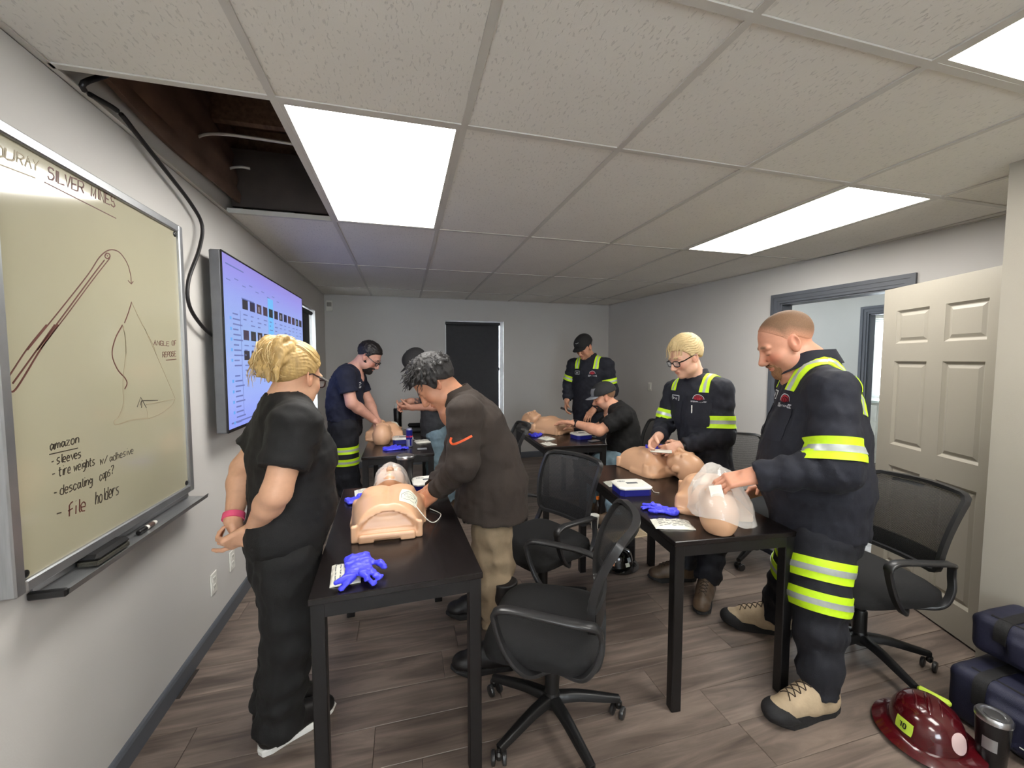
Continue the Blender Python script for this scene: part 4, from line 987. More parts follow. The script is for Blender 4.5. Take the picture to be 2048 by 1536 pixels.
def face_color(base, c, R, s, brow=(70, 52, 40), lips=None, ruddy=.12, stubble=None, brows=1., dark=None, fade=None):
    base = np.array(lin(base)); brow = np.array(lin(brow)); lp = np.array(lin(lips)) if lips else base*np.array([.86, .62, .60])
    def f(P):
        q = (P-np.array(c))@np.array(R).T/s; x, y, z = q.T; C = np.tile(base, (len(P), 1)); ay = np.abs(y)
        def mixc(w_, col): C[:] = C*(1-w_[:, None])+np.array(col)*w_[:, None]
        g = lambda v, a, b: np.clip((v-a)/(b-a), 0, 1)
        near = (np.abs(x) < .16)*(ay < .12)*(np.abs(z) < .15)
        red = base*np.array([.96, .74, .70])
        mixc(near*ruddy*4*np.clip(1-((x-.075)/.05)**2-((ay-.045)/.03)**2-((z+.03)/.03)**2, 0, 1), red)
        mixc(near*.55*np.clip(1-((x-.108)/.022)**2-((y)/.017)**2-((z+.03)/.022)**2, 0, 1), red)
        mixc(near*.5*(ay > .074)*(np.abs(x) < .04), red)
        mixc(near*brows*.85*(x > .05)*g(.006-np.abs(z-.024-.004*np.sin(ay*60)), 0, .003)*g(ay, .010, .016)*g(.054-ay, 0, .008), brow)
        mixc(near*.8*(x > .06)*g(.0032-np.abs(z+.007), 0, .002)*g(ay, .014, .02)*g(.048-ay, 0, .006), brow*.6)
        mixc(near*.85*(x > .07)*g(.011-np.abs(z+.0655), 0, .004)*g(.025-ay, 0, .006), lp)
        if fade is not None:
            ln_ = np.interp(x, [-.12, -.085, -.05, -.02, .012, .022, .045, .062, .09], [-.055, -.05, -.022, .012, .008, .03, .062, .088, .094]); mixc(near*fade[1]*g(z-ln_, 0, .05)*(ay < .1), np.array(lin(fade[0])))
        if stubble is not None:
            w_ = near*stubble[1]*g(-.025-z+.25*(x-.06)*0, 0, .02)*g(x, -.012, .015)*(1-g(.03-np.hypot((z+.0655)*1.6, y), 0, .01)); mixc(w_, np.array(lin(stubble[0])))
        return C
    return f
def local(F, c, R, lo, hi):
    """block of the field round a head, with coordinates forward, left, up"""
    R = np.array(R); cs = np.array([[x, y, z] for x in (lo[0], hi[0]) for y in (lo[1], hi[1]) for z in (lo[2], hi[2])])@R+np.array(c)
    sl, (X, Y, Z) = F.blk(cs.min(0), cs.max(0)); x, y, z = X-c[0], Y-c[1], Z-c[2]
    return sl, [x*R[i][0]+y*R[i][1]+z*R[i][2] for i in range(3)]
def hair_shell(c, R, s, line, th, name, m, parent, origin, seed=1, amp=.0, fr=60, st=(1, 1, 1), top=0., extra=None, h=.0045, sm=0, comb=0., blend=None):
    """hair as its own shell over the cranium. line: hairline height over x (forward), in head units"""
    R = np.array(R); c = np.array(c); e = .17*s; F = Field(c-e, c+e, h)
    W = lambda x, y, z: c+s*(R[0]*x+R[1]*y+R[2]*z)
    F.ell(W(-.018, 0, .038), np.array([.100+th, .078+th, .086+th+top])*s, R, .0); F.ell(W(.026, 0, -.0), np.array([.060+th*.6, .066+th, .085])*s, R, .02)
    if comb:
        sl, (x, y, z) = local(F, c, R, (-.3, -.3, -.3), (.3, .3, .3)); an = np.arctan2(y, z-.03*s)+.12*np.sin(x*45); F.D[sl] += (comb*(np.sin(38*an)+.6*np.sin(67*an+x*30))).astype(np.float32)
    if extra: extra(F, W, R)
    if amp: F.folds(amp, fr, seed, st=st)
    sl, (x, y, z) = local(F, c, R, (-.3, -.3, -.3), (.3, .3, .3)); xx = x/s; zz = z/s; yy = np.abs(y)/s
    xs = [q[0] for q in line]; zs = [q[1] for q in line]; f = np.interp(xx, xs, zs).astype(np.float32)+.10*np.clip(.05-yy, 0, .05)*(xx > .02)*0
    F.put(sl, (f-zz)*s*.6, .006, 'int')
    col = None
    if blend:
        def col(Q):
            q = (Q-c)@R.T/s; w_ = np.clip((q[:, 2]-np.interp(q[:, 0], xs, zs))/blend[2], 0, 1)[:, None]; w_ = w_*w_*(3-2*w_); return np.array(lin(blend[0]))*(1-w_)+np.array(lin(blend[1]))*w_
    return F.obj(name, m, parent, origin, col, smooth=sm)
def strands(name, m, parent, origin, paths, r=.0016):
    mb = MB()
    for P in paths:
        n = len(P); mb.tube([np.array(p)-np.array(origin) for p in P], [r*(1.1-.75*i/(n-1)) for i in range(n)], 4)
    o = mb.build(name, m, parent); o['kind'] = 'stuff'; return o
def cap_hat(c, R, s, mcrown, mbrim, parent, origin, tilt=0., mfront=None):
    R = np.array(R); c = np.array(c); ct, st_ = math.cos(tilt), math.sin(tilt); R = np.array([R[0]*ct-R[2]*st_, R[1], R[2]*ct+R[0]*st_])
    W = lambda x, y, z: c+s*(R[0]*x+R[1]*y+R[2]*z)
    e = .17*s; F = Field(c-e, c+e, .005)
    F.ell(W(-.016, 0, .040), np.array([.112, .090, .100])*s, R, 0); F.ell(W(.03, 0, .05), np.array([.07, .078, .075])*s, R, .03)
    F.cut(W(0, 0, .03), -R[2], k=.006)
    cr = F.obj('cap', mcrown, parent, origin)
    MB().ball(W(-.012, 0, .1395)-origin, np.array([.008, .008, .004])*s, 6, R).build('cap_button', mcrown, cr)
    def brim(u, v):
        a = (u-.5)*2.35; r0 = np.array([.098*math.cos(a)-.01, .083*math.sin(a)]); k = v
        x = r0[0]+k*.078*max(0, math.cos(a*.66))**.8; y = r0[1]*(1-.06*k); return W(x, y, .033-2.6*y*y*(.4+.6*k)-.012*k+.012)-origin
    MB().sheet(brim, 18, 6, .004).build('cap_brim', mbrim, cr)
    if mfront:
        bv_ = bvh_of(cr, origin)
        conform(bv_, W(.13, 0, .076), R[1], R[2], R[0], .105*s, .062*s, 'front_panel', mfront, cr, origin, 10, 8, off=.001)
    return cr
def specs(c, R, s, m, parent, origin, hgt=.034, wd=.05, th=.0026, side=True, lens=None, z0=-.004, half=False):
    R = np.array(R); W = lambda x, y, z: np.array(c)+s*(R[0]*x+R[1]*y+R[2]*z)-np.array(origin); mb = MB()
    for q in (-1, 1):
        P = []
        for a in np.linspace(0, 2*math.pi, 20, endpoint=False):
            ca, sa = math.cos(a), math.sin(a); P.append(W(.104-.010*abs(q*.034+wd/2*ca*0)-.006*max(0, q*ca), q*.034+wd/2*abs(ca)**.6*math.copysign(1, ca), z0+hgt/2*abs(sa)**.6*math.copysign(1, sa)))
        if not half: mb.tube(P, th*s, 5, closed=True)
        else: mb.tube(P[:11], th*s, 5)
        mb.tube([W(.099, q*.060, z0+.010), W(.07, q*.076, z0+.009), W(.0, q*.084, .010), W(-.02, q*.083, .0)], [th*s*1.3, th*s*1.2, th*s, th*s*.8], 5)
    mb.tube([W(.108, -.010, z0+.006), W(.112, 0, z0+.009), W(.108, .010, z0+.006)], th*s, 5)
    g = mb.build('glasses', m, parent)
    for q in (-1, 1):
        MB().sheet(lambda u, v: W(.1035, q*.034+(u-.5)*wd*.92, z0+(v-.5)*hgt*.9), 3, 3, .0012).build('lens', lens or M_lens, g)
    return g
M_lens = mat('spectacle_lens', (215, 220, 225), .05, alpha=.16)

def boot(an, d, m, msole, parent, origin, s=1., shaft=0., laces=None, name='boot', toe=None, mtoe=None, heel=0., rand_=0.):
    """foot on the ground at an (ankle), pointing along d"""
    d = nrm([d[0], d[1], 0]); l = np.array([-d[1], d[0], 0]); R = np.array([d, l, [0, 0, 1.]]); b = np.array([an[0], an[1], 0.]); W = lambda x, y, z: b+s*(d*x+l*y+np.array([0, 0, z]))
    F = Field(np.minimum(W(-.1, 0, 0), W(.24, 0, 0))-.07, np.maximum(W(-.1, 0, 0), W(.24, 0, 0))+np.array([.07, .07, .18+shaft]), .006)
    F.cone(W(-.03, 0, .055), W(.05, 0, .06), .040*s, .043*s, .02, l, 1.1, 1.15); F.cone(W(.05, 0, .058), W(.165, 0, .042), .046*s, .044*s, .03, l, 1.0, .78); F.ell(W(.185, 0, .043), np.array([.040, .041, .034])*s, R, .02)
    F.cone(W(-.015, 0, .06), W(-.012, 0, .135+shaft), .045*s, .05*s, .03, l, 1.15, 1.1, cutb=.0)
    F.cone(W(.03, 0, .10), W(.13, 0, .075), .035*s, .03*s, .03)
    F.cut(W(0, 0, .022), (0, 0, -1))
    o = F.obj(name, m, parent, origin)
    out = [(-.078, 0), (-.070, .026), (-.04, .036), (.03, .037), (.10, .046), (.16, .049), (.205, .036), (.228, .008), (.228, -.012), (.205, -.036), (.16, -.047), (.10, -.043), (.03, -.036), (-.04, -.036), (-.070, -.026)]
    q = MB(); V = []
    for z, k in ((0, .97), (.004, 1.), (.022, 1.02), (.030+rand_, .99)):
        for x, y in out: V.append(W((x-.07)*k+.07+(0), y*k, z+(.012 if x > .2 and z < .02 else 0)+heel*0)-origin)
    n = len(out); Fc = [tuple(range(n))[::-1], tuple(range(3*n, 4*n))]+[(r*n+i, r*n+(i+1) % n, (r+1)*n+(i+1) % n, (r+1)*n+i) for r in range(3) for i in range(n)]
    q.add(V, Fc).build('sole', msole, o)
    if mtoe: 
        F2 = Field(np.minimum(W(.08, 0, 0), W(.24, 0, 0))-.06, np.maximum(W(.08, 0, 0), W(.24, 0, 0))+np.array([.06, .06, .1]), .006)
        F2.cone(W(.10, 0, .036), W(.165, 0, .034), .053*s, .052*s, .02, l, .62, .72); F2.ell(W(.190, 0, .038), np.array([.047, .049, .037])*s, R, .02); F2.cut(W(0, 0, .018), (0, 0, -1)); F2.cut(W(.155, 0, .05), -d*.8+np.array([0, 0, .9])) ; F2.obj('toe_cap', mtoe, o, origin)
    if laces:
        bv_ = bvh_of(o, origin); mb = MB()
        for k in range(5):
            x0 = .05+.023*k
            for sg in (-1, 1):
                P = []
                for a in np.linspace(-1, 1, 7):
                    p = W(x0+.011*a*sg, a*.021, .3); h_ = bv_.ray_cast(Vector(p), Vector((0, 0, -1)))
                    if h_[0] is not None: P.append(np.array(h_[0])+np.array([0, 0, .002])-origin)
                if len(P) > 2: mb.tube(P, .0022, 5)
        mb.build('laces', laces, o)
    return o
def ring(bvh, a, b, t0, t1, name, m, parent, origin, rmax=.14, n=30, off=.0052, tilt=None, a0=0., a1=2*math.pi):
    """a band of cloth round a limb or trunk: rays from the axis a-b outward meet the garment; t0, t1 in metres from a"""
    a = np.array(a); b = np.array(b); ax = nrm(b-a); fr_ = frame(ax); full = abs(a1-a0-2*math.pi) < 1e-6; nk_ = 4
    def pt(ang, t, o_):
        dd = fr_[0]*math.cos(ang)+fr_[1]*math.sin(ang); p = a+ax*t
        h_ = bvh.ray_cast(Vector(p), Vector(dd), rmax); return p, dd, (np.linalg.norm(np.array(h_[0])-p) if h_[0] is not None else rmax)
    V = []; F = []; H = []; m_ = n if full else n+1
    for i in range(m_):
        an = a0+(a1-a0)*i/n
        H.append([pt(an, t0+(t1-t0)*k/nk_, 0) for k in range(nk_+1)])
    RR_ = np.array([[h[2] for h in r] for r in H]); RR_ = np.minimum(RR_, np.median(RR_, axis=0)*1.16)
    if full: RR_ = (np.roll(RR_, 1, 0)+2*RR_+np.roll(RR_, -1, 0))/4+.0008
    for i in range(m_):
        for o_ in (off, off-.008):
            for k in range(nk_+1): V.append(H[i][k][0]+H[i][k][1]*(RR_[i, k]+o_)-origin)
    w_ = 2*(nk_+1)
    for i in range(n):
        p, q = i*w_, ((i+1) % m_)*w_
        for k in range(nk_): F.append((p+k, q+k, q+k+1, p+k+1)); F.append((p+nk_+1+k, p+nk_+2+k, q+nk_+2+k, q+nk_+1+k))
        F.append((p, p+nk_+1, q+nk_+1, q)); F.append((p+nk_, q+nk_, q+2*nk_+1, p+2*nk_+1))
    return MB().add(V, F, True).build(name, m, parent)
M_lime = mat('lime_hi_vis', (196, 236, 26), .6, noise=(60, .05), bump=(300, .1)); M_silver = mat('silver_reflective', (178, 184, 180), .35, .25, noise=(60, .06))
def hivis(bvh, a, b, t0, t1, parent, origin, rmax=.14, a0=0., a1=2*math.pi, n=30):
    o = ring(bvh, a, b, t0, t1, 'hi_vis_band', M_lime, parent, origin, rmax, a0=a0, a1=a1, n=n); c = (t0+t1)/2; w_ = abs(t1-t0)*.15
    s_ = ring(bvh, a, b, c-w_, c+w_, 'silver_stripe', M_silver, o, origin, rmax, off=.0072, a0=a0, a1=a1, n=n)
    return o
def strap(bvh, c, lat, fwd, up, off_, a0, a1, w_, parent, origin, skew=0.):
    """hi-vis tape over the shoulder, from the chest over to the back"""
    lat, fwd, up = nrm(lat), nrm(fwd), nrm(up)
    def mk(wd, o_, name, m, par):
        def fn(u, v):
            an = a0+(a1-a0)*u; p = np.array(c)+lat*(off_+skew*math.cos(an)+(v-.5)*wd); dd = fwd*math.cos(an)+up*math.sin(an)
            h_ = bvh.ray_cast(Vector(p), Vector(dd), .35); return (np.array(h_[0])+dd*o_ if h_[0] is not None else p+dd*.12)-origin
        return MB().sheet(fn, 22, 3, .003).build(name, m, par)
    o = mk(w_, .0025, 'hi_vis_strap', M_lime, parent); mk(w_*.3, .0042, 'silver_stripe', M_silver, o); return o

def person(label, rig, P, group=None):
    """P: measured joints and outfit. returns the empty, plus a dict of what was built"""
    g = P.get; org = rig.root.copy(); t = thing('person', label, 'person', org); lat, fwd = rig.l, rig.f
    hd = np.array(P['hd']); hf = nrm(P['hf']); HR = rot_to(hf, P.get('hu', (0, 0, 1))); hs = g('hs', 1.); nk = np.array(P['nk']); st = P['spine']     # st: [(point, half width, half depth)] bottom to top
    tl = nrm(g('tlat', lat)); skin = P['skin']; sh, el, wr = P['sh'], P['el'], P['wr']; hands = P['hands']; ar = g('ar', (.052, .044, .030)); sl = P['sleeve']
    hip, kn, an = P['hip'], P['kn'], P['an']
    allp = np.array([hd]+list(sh)+list(el)+list(wr)+list(hip)+list(kn)+list(an)+[s_[0] for s_ in st])
    # --- body: one continuous skin surface from head to ankles
    fine = [(hd-.14*hs, hd+.14*hs, .0046)]
    for i in (0, 1): 
        q = np.array(wr[i])+nrm(hands[i][0])*.08; fine.append((q-.10, q+.10, g('hh', .0036)))
    F = Field(allp.min(0)-.22, allp.max(0)+.25, .013, fine)
    for q_, ((a, w0, d0), (b, w1, d1)) in enumerate(zip(st[:-1], st[1:])):
        k_ = .62 if q_ == 0 else 1.
        F.cone(a if q_ else lerp(a, b, .5), b, (w0-.03)*k_, w1-.03, .03, tl, (d0-.03)/(w0-.03), (d1-.03)/(w1-.03))
    for i in (0, 1):
        F.cone(nk-np.array([0, 0, .03]), sh[i], .05, ar[0]*.9, .05)
        F.cone(sh[i], el[i], ar[0], ar[1], .02); e2 = lerp(el[i], wr[i], .3); F.cone(el[i], e2, ar[1], ar[1]*1.02, .02); F.cone(e2, wr[i], ar[1]*1.0, ar[2], .02)
        d_, n_ = nrm(hands[i][0]), hands[i][1]; F.cone(wr[i], np.array(wr[i])+d_*.03, ar[2], ar[2]*.95, .015)
        hand(F, np.array(wr[i])+d_*.012, d_, n_, 1 if i == 0 else -1, *hands[i][2:3], **(hands[i][3] if len(hands[i]) > 3 else {}))
        F.cone(hip[i], kn[i], .07, .05, .03); F.cone(kn[i], an[i], .048, .034, .02)
    nkb = hd-HR[2]*.06*hs-HR[0]*.022*hs; nr = g('neck', .055)
    F.cone(nkb, nk-np.array([0, 0, .02]), nr, nr*1.12, .03); F.cone(nk, nk-np.array([0, 0, .06]), nr*1.1, nr*1.6, .05)
    head_field(F, hd, HR, hs, jaw=g('jaw', 1.), nose=g('nose', 1.))
    col = face_color(skin, hd, HR, hs, **g('face', {})); out = {'root': t, 'HR': HR, 'org': org}
    if g('ink'): 
        c0 = col; (ia, ib, ic) = P['ink']
        def col(Q):
            C = c0(Q); ab = np.array(ib)-np.array(ia); tt = ((Q-np.array(ia))@ab)/(ab@ab); dd = np.linalg.norm(Q-np.array(ia)-np.clip(tt, 0, 1)[:, None]*ab, axis=1)
            nz = np.sin(Q[:, 0]*190)+np.sin(Q[:, 1]*230+2)+np.sin(Q[:, 2]*210+Q[:, 0]*120); k = .75*(dd < .06)*(tt > .0)*(tt < .93)*(nz > -.5)
            return C*(1-k[:, None])+np.array(lin(ic))*k[:, None]
    out['body'] = F.obj('body', skin_mat('skin', (200, 150, 120)), t, org, col)
    # --- trousers
    tr = P['trouser']; lr = g('lr', (.095, .075, .068)); F = Field(np.array([*an, *kn, *hip, st[0][0]]).min(0)-.22, np.array([*an, *kn, *hip, st[0][0]]).max(0)+.22, .0095)
    hc = (np.array(hip[0])+np.array(hip[1]))/2; hw = g('hipw', (.17, .13)); F.cone(hc-np.array([0, 0, .0]), np.array(g('waist', hc+np.array([0, 0, .12]))), hw[0]*.98, hw[0]*.93, .03, lat, hw[1]/hw[0], hw[1]/hw[0])
    for i in (0, 1):
        F.cone(hip[i], kn[i], lr[0], lr[1], .03, wr=(.0035, 2.5, i)); bt = lerp(kn[i], an[i], g('hemt', .98)); F.cone(kn[i], bt, lr[1], lr[2], .02, cutb=.005, wr=(g('bunch', .005), 3.2, i*2+1))
    F.folds(g('tf', .006), 42, 5+int(hd[1]*10), st=(1, 1, .55)); F.folds(.0028, 95, 7+int(hd[1]*10), st=(1, 1, .7))
    out['trousers'] = F.obj('trousers', tr, t, org)
    # --- shirt
    allp = np.array(list(sh)+list(el)+list(wr)+[s_[0] for s_ in st]); F = Field(allp.min(0)-.26, allp.max(0)+.2, .0085)
    for (a, w0, d0), (b, w1, d1) in zip(st[:-1], st[1:]): F.cone(a, b, w0, w1, .03, tl, d0/w0, d1/w1)
    for c_, r_, *RR in g('bulk', []): F.ell(c_, r_, RR[0] if RR else np.array([fwd, lat, [0, 0, 1.]]), .06)
    up = nrm(np.array(st[-1][0])-np.array(st[-3][0]))
    sr = g('sr', (.075, .066, .052))
    for i in (0, 1):
        F.cone(lerp(nk, st[-1][0], .5), sh[i], sr[0]*.8, sr[0]*.86, .05)
    F.cut(st[0][0], np.array(st[0][0])-np.array(st[1][0]), k=.004)
    for i in (0, 1):
        if sl >= 1:   # long sleeves, sl-1 of the forearm
            w2 = lerp(el[i], wr[i], .98); F.cone(sh[i], el[i], sr[0], sr[1], .045, wr=(.003, 3, i)); F.cone(el[i], w2, sr[1], sr[2], .03, cutb=.0, wr=(.0045, 3.5, i+2))
        else:
            w2 = lerp(sh[i], el[i], sl); F.cone(sh[i], w2, sr[0], sr[1], .045, cutb=.0, wr=(.002, 2, i))
    F.folds(g('sf', .0055), 38, int(hd[0]*10)+20, st=(1, 1, .8)); F.folds(.0026, 90, int(hd[0]*10)+25)
    # neck opening
    F.cone(nk+up*.02, nk+nrm(hd-nk)*.10+up*.06, nr*1.12, nr*1.5, .008, mode='sub')
    out['shirt'] = F.obj(g('top', 'shirt'), P['shirt'], t, org)
    if g('collar'):
        cc, cr_, ch_ = nk+up*.012, nr*1.28, g('collar'); m = MB(); cf = nrm(fwd-up*(fwd@up)); cl = np.cross(up, cf)
        def cfn(u, v):
            a = -math.pi*.9+math.pi*1.8*u; a2 = a+math.pi; k = 1+.16*v; dr = -.045*max(0, -math.cos(a2))*0-.05*max(0, math.cos(a2))**2
            fl = abs(v-.0); r = cr_*(1+.30*fl*1.0); z = ch_*(1-v)+dr-.012*v
            return cc+cf*math.cos(a2)*r*1.12+cl*math.sin(a2)*r+up*z-org
        m.sheet(cfn, 30, 4, .004).build('collar', P.get('mcollar', P['shirt']), out['shirt'])
    out['bvh'] = bvh_of(out['shirt'], org); out['tbvh'] = bvh_of(out['trousers'], org); out['up'] = up
    return out
# ------------------------------------------------------------------ the eight people
M_navy = mat('navy_work_twill', (20, 23, 35), .8, bump=(380, .25), noise=(30, .14))
M_navyt = mat('navy_work_trousers', (18, 20, 29), .82, bump=(380, .25), noise=(30, .14))
M_scrub = mat('black_scrub_cloth', (13, 13, 14), .8, bump=(350, .2), noise=(20, .15))
M_tee = mat('navy_tee', (26, 30, 50), .85, bump=(350, .2), noise=(20, .12))
M_polo = mat('black_polo', (14, 14, 15), .82, bump=(350, .2), noise=(20, .12))
M_grey = mat('dark_grey_tee', (48, 50, 54), .85, bump=(350, .2), noise=(20, .1))
M_brown = mat('brown_fleece', (50, 41, 35), .85, bump=(350, .25), noise=(20, .12))
M_khaki = mat('khaki_cotton', (134, 116, 92), .85, bump=(350, .25), noise=(14, .14))
M_jean = mat('pale_denim', (108, 130, 142), .85, bump=(420, .25), noise=(24, .14))
M_tan = mat('tan_boot_leather', (172, 152, 124), .75, bump=(60, .3), noise=(18, .15)); M_brb = mat('brown_boot_leather', (84, 66, 48), .5, bump=(40, .3), noise=(14, .3)); M_blb = mat('black_boot_leather', (24, 22, 22), .5, bump=(50, .2), noise=(14, .2))
M_sole = mat('black_rubber_sole', (26, 26, 28), .75, bump=(80, .3)); M_wsole = mat('white_foam_sole', (222, 220, 214), .6); M_lace = mat('dark_bootlace', (52, 40, 30), .8)
M_tortoise = mat('black_spectacle_frame', (20, 16, 15), .25); M_patch = mat('white_patch', (206, 208, 210), .7); M_red = mat('crimson_thread', (168, 36, 52), .7); M_dkp = mat('navy_patch', (24, 26, 40), .7)
M_blond = mat('blond_hair', (188, 156, 100), .45, noise=(70, .22), bump=(120, .5), stretch=(1, 1, .3)); M_blond2 = mat('pale_blond_hair', (204, 180, 132), .6, noise=(40, .12)); M_dkh = mat('black_brown_hair', (30, 26, 25), .45, noise=(70, .3), bump=(120, .5))
M_greyh = mat('greying_dark_hair', (34, 32, 32), .62, noise=(60, .35), bump=(120, .5)); M_crop = mat('cropped_brown_hair', (132, 98, 72), .8, noise=(220, .16), bump=(500, .5)); M_ginger = mat('sandy_beard', (134, 96, 64), .8, noise=(220, .2), bump=(500, .6)); M_beard = mat('dark_beard', (36, 29, 26), .8, noise=(220, .2), bump=(500, .6))
M_pink = mat('pink_silicone', (238, 92, 130), .5); M_capb = mat('black_cap_cloth', (26, 26, 27), .85, bump=(400, .2)); M_capg = mat('grey_cap_cloth', (132, 134, 140), .85, bump=(400, .2)); M_capm = mat('dark_cap_mesh', (40, 40, 42), .8, bump=(500, .5)); M_capc = mat('charcoal_cap_cloth', (48, 47, 47), .85, bump=(400, .2))
Z3 = np.array([0, 0, 1.])
def fdir(rig, turn, pitch):
    """a direction turned (degrees, to the person's left) from the facing and pitched down"""
    a, p = math.radians(turn), math.radians(pitch); return (rig.f*math.cos(a)+rig.l*math.sin(a))*math.cos(p)-Z3*math.sin(p)
def beard(o, hd, s, m, name='beard', lo=-.028, full=True):
    R = o['HR']; c = np.array(hd); e = .16*s; F = Field(c-e, c+e, .0048); W = lambda x, y, z: c+s*(R[0]*x+R[1]*y+R[2]*z); th = .009 if full else .006
    F.ell(W(.036, 0, -.080), np.array([.052+th, .052+th, .042+th])*s, R, 0); F.ell(W(.074, 0, -.100), np.array([.024+th, .028+th, .02+th])*s, R, .02)
    F.ell(W(.028, 0, -.02), np.array([.064+th*.7, .066+th*.6, .085+th])*s, R, .02); F.ell(W(.096, 0, -.056), np.array([.010, .030, .007])*s, R, .008)
    sl, (x, y, z) = local(F, c, R, (-.3, -.3, -.3), (.3, .3, .3)); x, y, z = x/s, np.abs(y)/s, z/s
    if full: top = np.interp(x, [-.02, .015, .05, .08, .11], [-.025, -.025, -.045, -.052, -.050]).astype(np.float32)
    else: top = np.interp(x, [.0, .045, .065, .085, .11], [-.15, -.12, -.075, -.052, -.050]).astype(np.float32)
    F.put(sl, np.maximum((z-top)*s*.8, (-.002-x)*s), .004, 'int')
    F.ell(W(.105, 0, -.066), np.array([.016, .022, .0075])*s, R, .004, 'sub')
    F.folds(.002*s, 130, 3); return F.obj(name, m, o['root'], o['org'])

def pocket(o, rig, c, m, wd=.125, ht=.135):
    u = nrm(np.cross(Z3, rig.f)); q = conform(o['bvh'], c, u, Z3, rig.f, wd, ht, 'chest_pocket', m, o['shirt'], o['org'], 8, 8, off=.0022, t=.002)
    conform(o['bvh'], np.array(c)+Z3*ht*.42, u, Z3, rig.f, wd+.006, .045, 'pocket_flap', m, q, o['org'], 8, 4, off=.0048, t=.002)
def patches(o, rig, nm_l, emb_l, w_=.085, scale=1., emblem=True, upv=Z3, nmtxt='Trav'):
    """name tag on the wearer's right breast and a red and white emblem on the left"""
    n = rig.f; u = -rig.l*-1; u = rig.l*1.0; u = np.cross(upv, n)*1.; u = nrm(np.cross(Z3, n)); bv_, org, par = o['bvh'], o['org'], o['shirt']
    if nm_l is not None:
        c = np.array(nm_l); q = conform(bv_, c, u, upv, n, w_*scale, .042*scale, 'name_tag', M_patch, par, org, 8, 4, off=.002, round_=.15)
        conform(bv_, c, u, upv, n, w_*.88*scale, .033*scale, 'tag_field', M_dkp, q, org, 8, 4, off=.0035, round_=.15)
        L, tw = glyphs(nmtxt, .3); k = .016*scale
        scribble(bv_, L, lambda a, b: c+u*(a-tw/2)*k*1.1+upv*(b-.5)*k, n, .003, 'tag_lettering', M_patch, q, org, off=.0056)
    if emb_l is not None:
        c = np.array(emb_l); s = .8*scale
        pk = [[(.0+.022*math.cos(a), .012+.020*math.sin(a)) for a in np.linspace(-.2, 3.34, 14)], [(-.014, .006), (-.014, .02)], [(0, .004), (0, .026)], [(.013, .006), (.013, .02)], [(-.006, .004), (-.006, .024)], [(.007, .004), (.007, .024)]]
        e = scribble(bv_, pk, lambda a, b: c+u*a*s*1.3+upv*b*s*1.3, n, .0095*s, 'emblem', M_red, par, org, off=.0035)
        ol = [[(.0+.031*math.cos(a), .010+.030*math.sin(a)) for a in np.linspace(.0, 3.14, 14)], [(-.044, -.004), (.044, -.004)], [(-.044, -.017), (.044, -.017)]]
        scribble(bv_, ol, lambda a, b: c+u*a*s*1.3+upv*b*s*1.3, n, .0045*s, 'emblem_outline', M_patch, e, org, off=.0042)
        L, tw = glyphs('OURAY MINES', .2); k = .010*s*1.3
        scribble(bv_, L, lambda a, b: c+u*(a-tw/2)*k+upv*(-.0115*s*1.3+(b-.5)*k*.8), n, .002*s, 'emblem_lettering', M_patch, e, org, off=.0042)

# --- large man in navy uniform, front right
r = Rig((1.80, 1.45), (-.80, .60)); S = r.S; big = r; hd = S(1571, 686, 0); nk = S(1618, 728, 0); sl_ = S(1664, 782, .205); 
srt = sl_-r.l*.43+r.f*.03
P = dict(hd=hd, hf=fdir(r, 6, 30), hs=1.14, nk=nk, tlat=r.l, skin=(206, 146, 118), neck=.068, jaw=1.12,
  face=dict(brow=(120, 90, 66), ruddy=.28, stubble=((150, 106, 80), .45)),
  spine=[(S(1633, 1052, 0), .235, .185), (S(1632, 960, 0), .245, .200), (S(1630, 870, 0), .235, .188), (S(1632, 800, 0), .215, .150), (S(1628, 755, 0), .15, .105)],
  sh=[sl_, srt], el=[S(1672, 937, .29), S(1640, 935, -.30)], wr=[S(1508, 951, .28), S(1535, 975, -.20)], ar=(.062, .052, .034), sr=(.084, .086, .058), sleeve=2,
  hands=[(S(1450, 962, .30)-S(1508, 951, .28), -r.l*.35-Z3*.85-r.f*.1, (.5, .4, .3), dict(s=1.1, thumb=.8)), (S(1500, 985, -.16)-S(1535, 975, -.20), r.l*.8-Z3*.5, (.5, .5, .4), dict(s=1.05))],
  hip=[S(1640, 1060, .11), S(1628, 1060, -.11)], kn=[S(1637, 1180, .19), S(1600, 1120, -.2)], an=[np.array([1.665, 1.235, .10]), np.array([1.93, 1.69, .10])], lr=(.128, .106, .072), hipw=(.20, .17), hemt=1.02, bunch=.007,
  trouser=M_navyt, shirt=M_navy, top='work_shirt', collar=.05, bulk=[(S(1580, 930, 0), (.13, .20, .2))])
P_big = P
o = person('large man with cropped hair in navy uniform with lime bands holding plastic bag', r, P)
bv, tb, og, ro = o['bvh'], o['tbvh'], o['org'], o['root']
hair_shell(hd, o['HR'], 1.14, [(-.12, -.045), (-.085, -.04), (-.05, -.015), (-.02, .014), (.012, .012), (.022, .034), (.045, .064), (.062, .088), (.09, .094), (.12, .094)], .0016, 'cropped_hair', mat('cropped_fade_hair', (132, 98, 72), .75, attr='tint', noise=(240, .14), bump=(500, .4)), ro, og, blend=((196, 140, 112), (122, 92, 68), .06))
beard(o, hd, 1.14, M_ginger, 'goatee', full=False)
hivis(bv, P['sh'][0], P['el'][0], .195, .285, ro, og, .17); hivis(bv, P['sh'][1], P['el'][1], .195, .285, ro, og, .17)
for i in (0, 1): hivis(tb, P['hip'][i], P['kn'][i], .115, .20, ro, og, .17); hivis(tb, P['hip'][i], P['kn'][i], .245, .325, ro, og, .17)
cc = lerp(P['spine'][3][0], nk, .1)
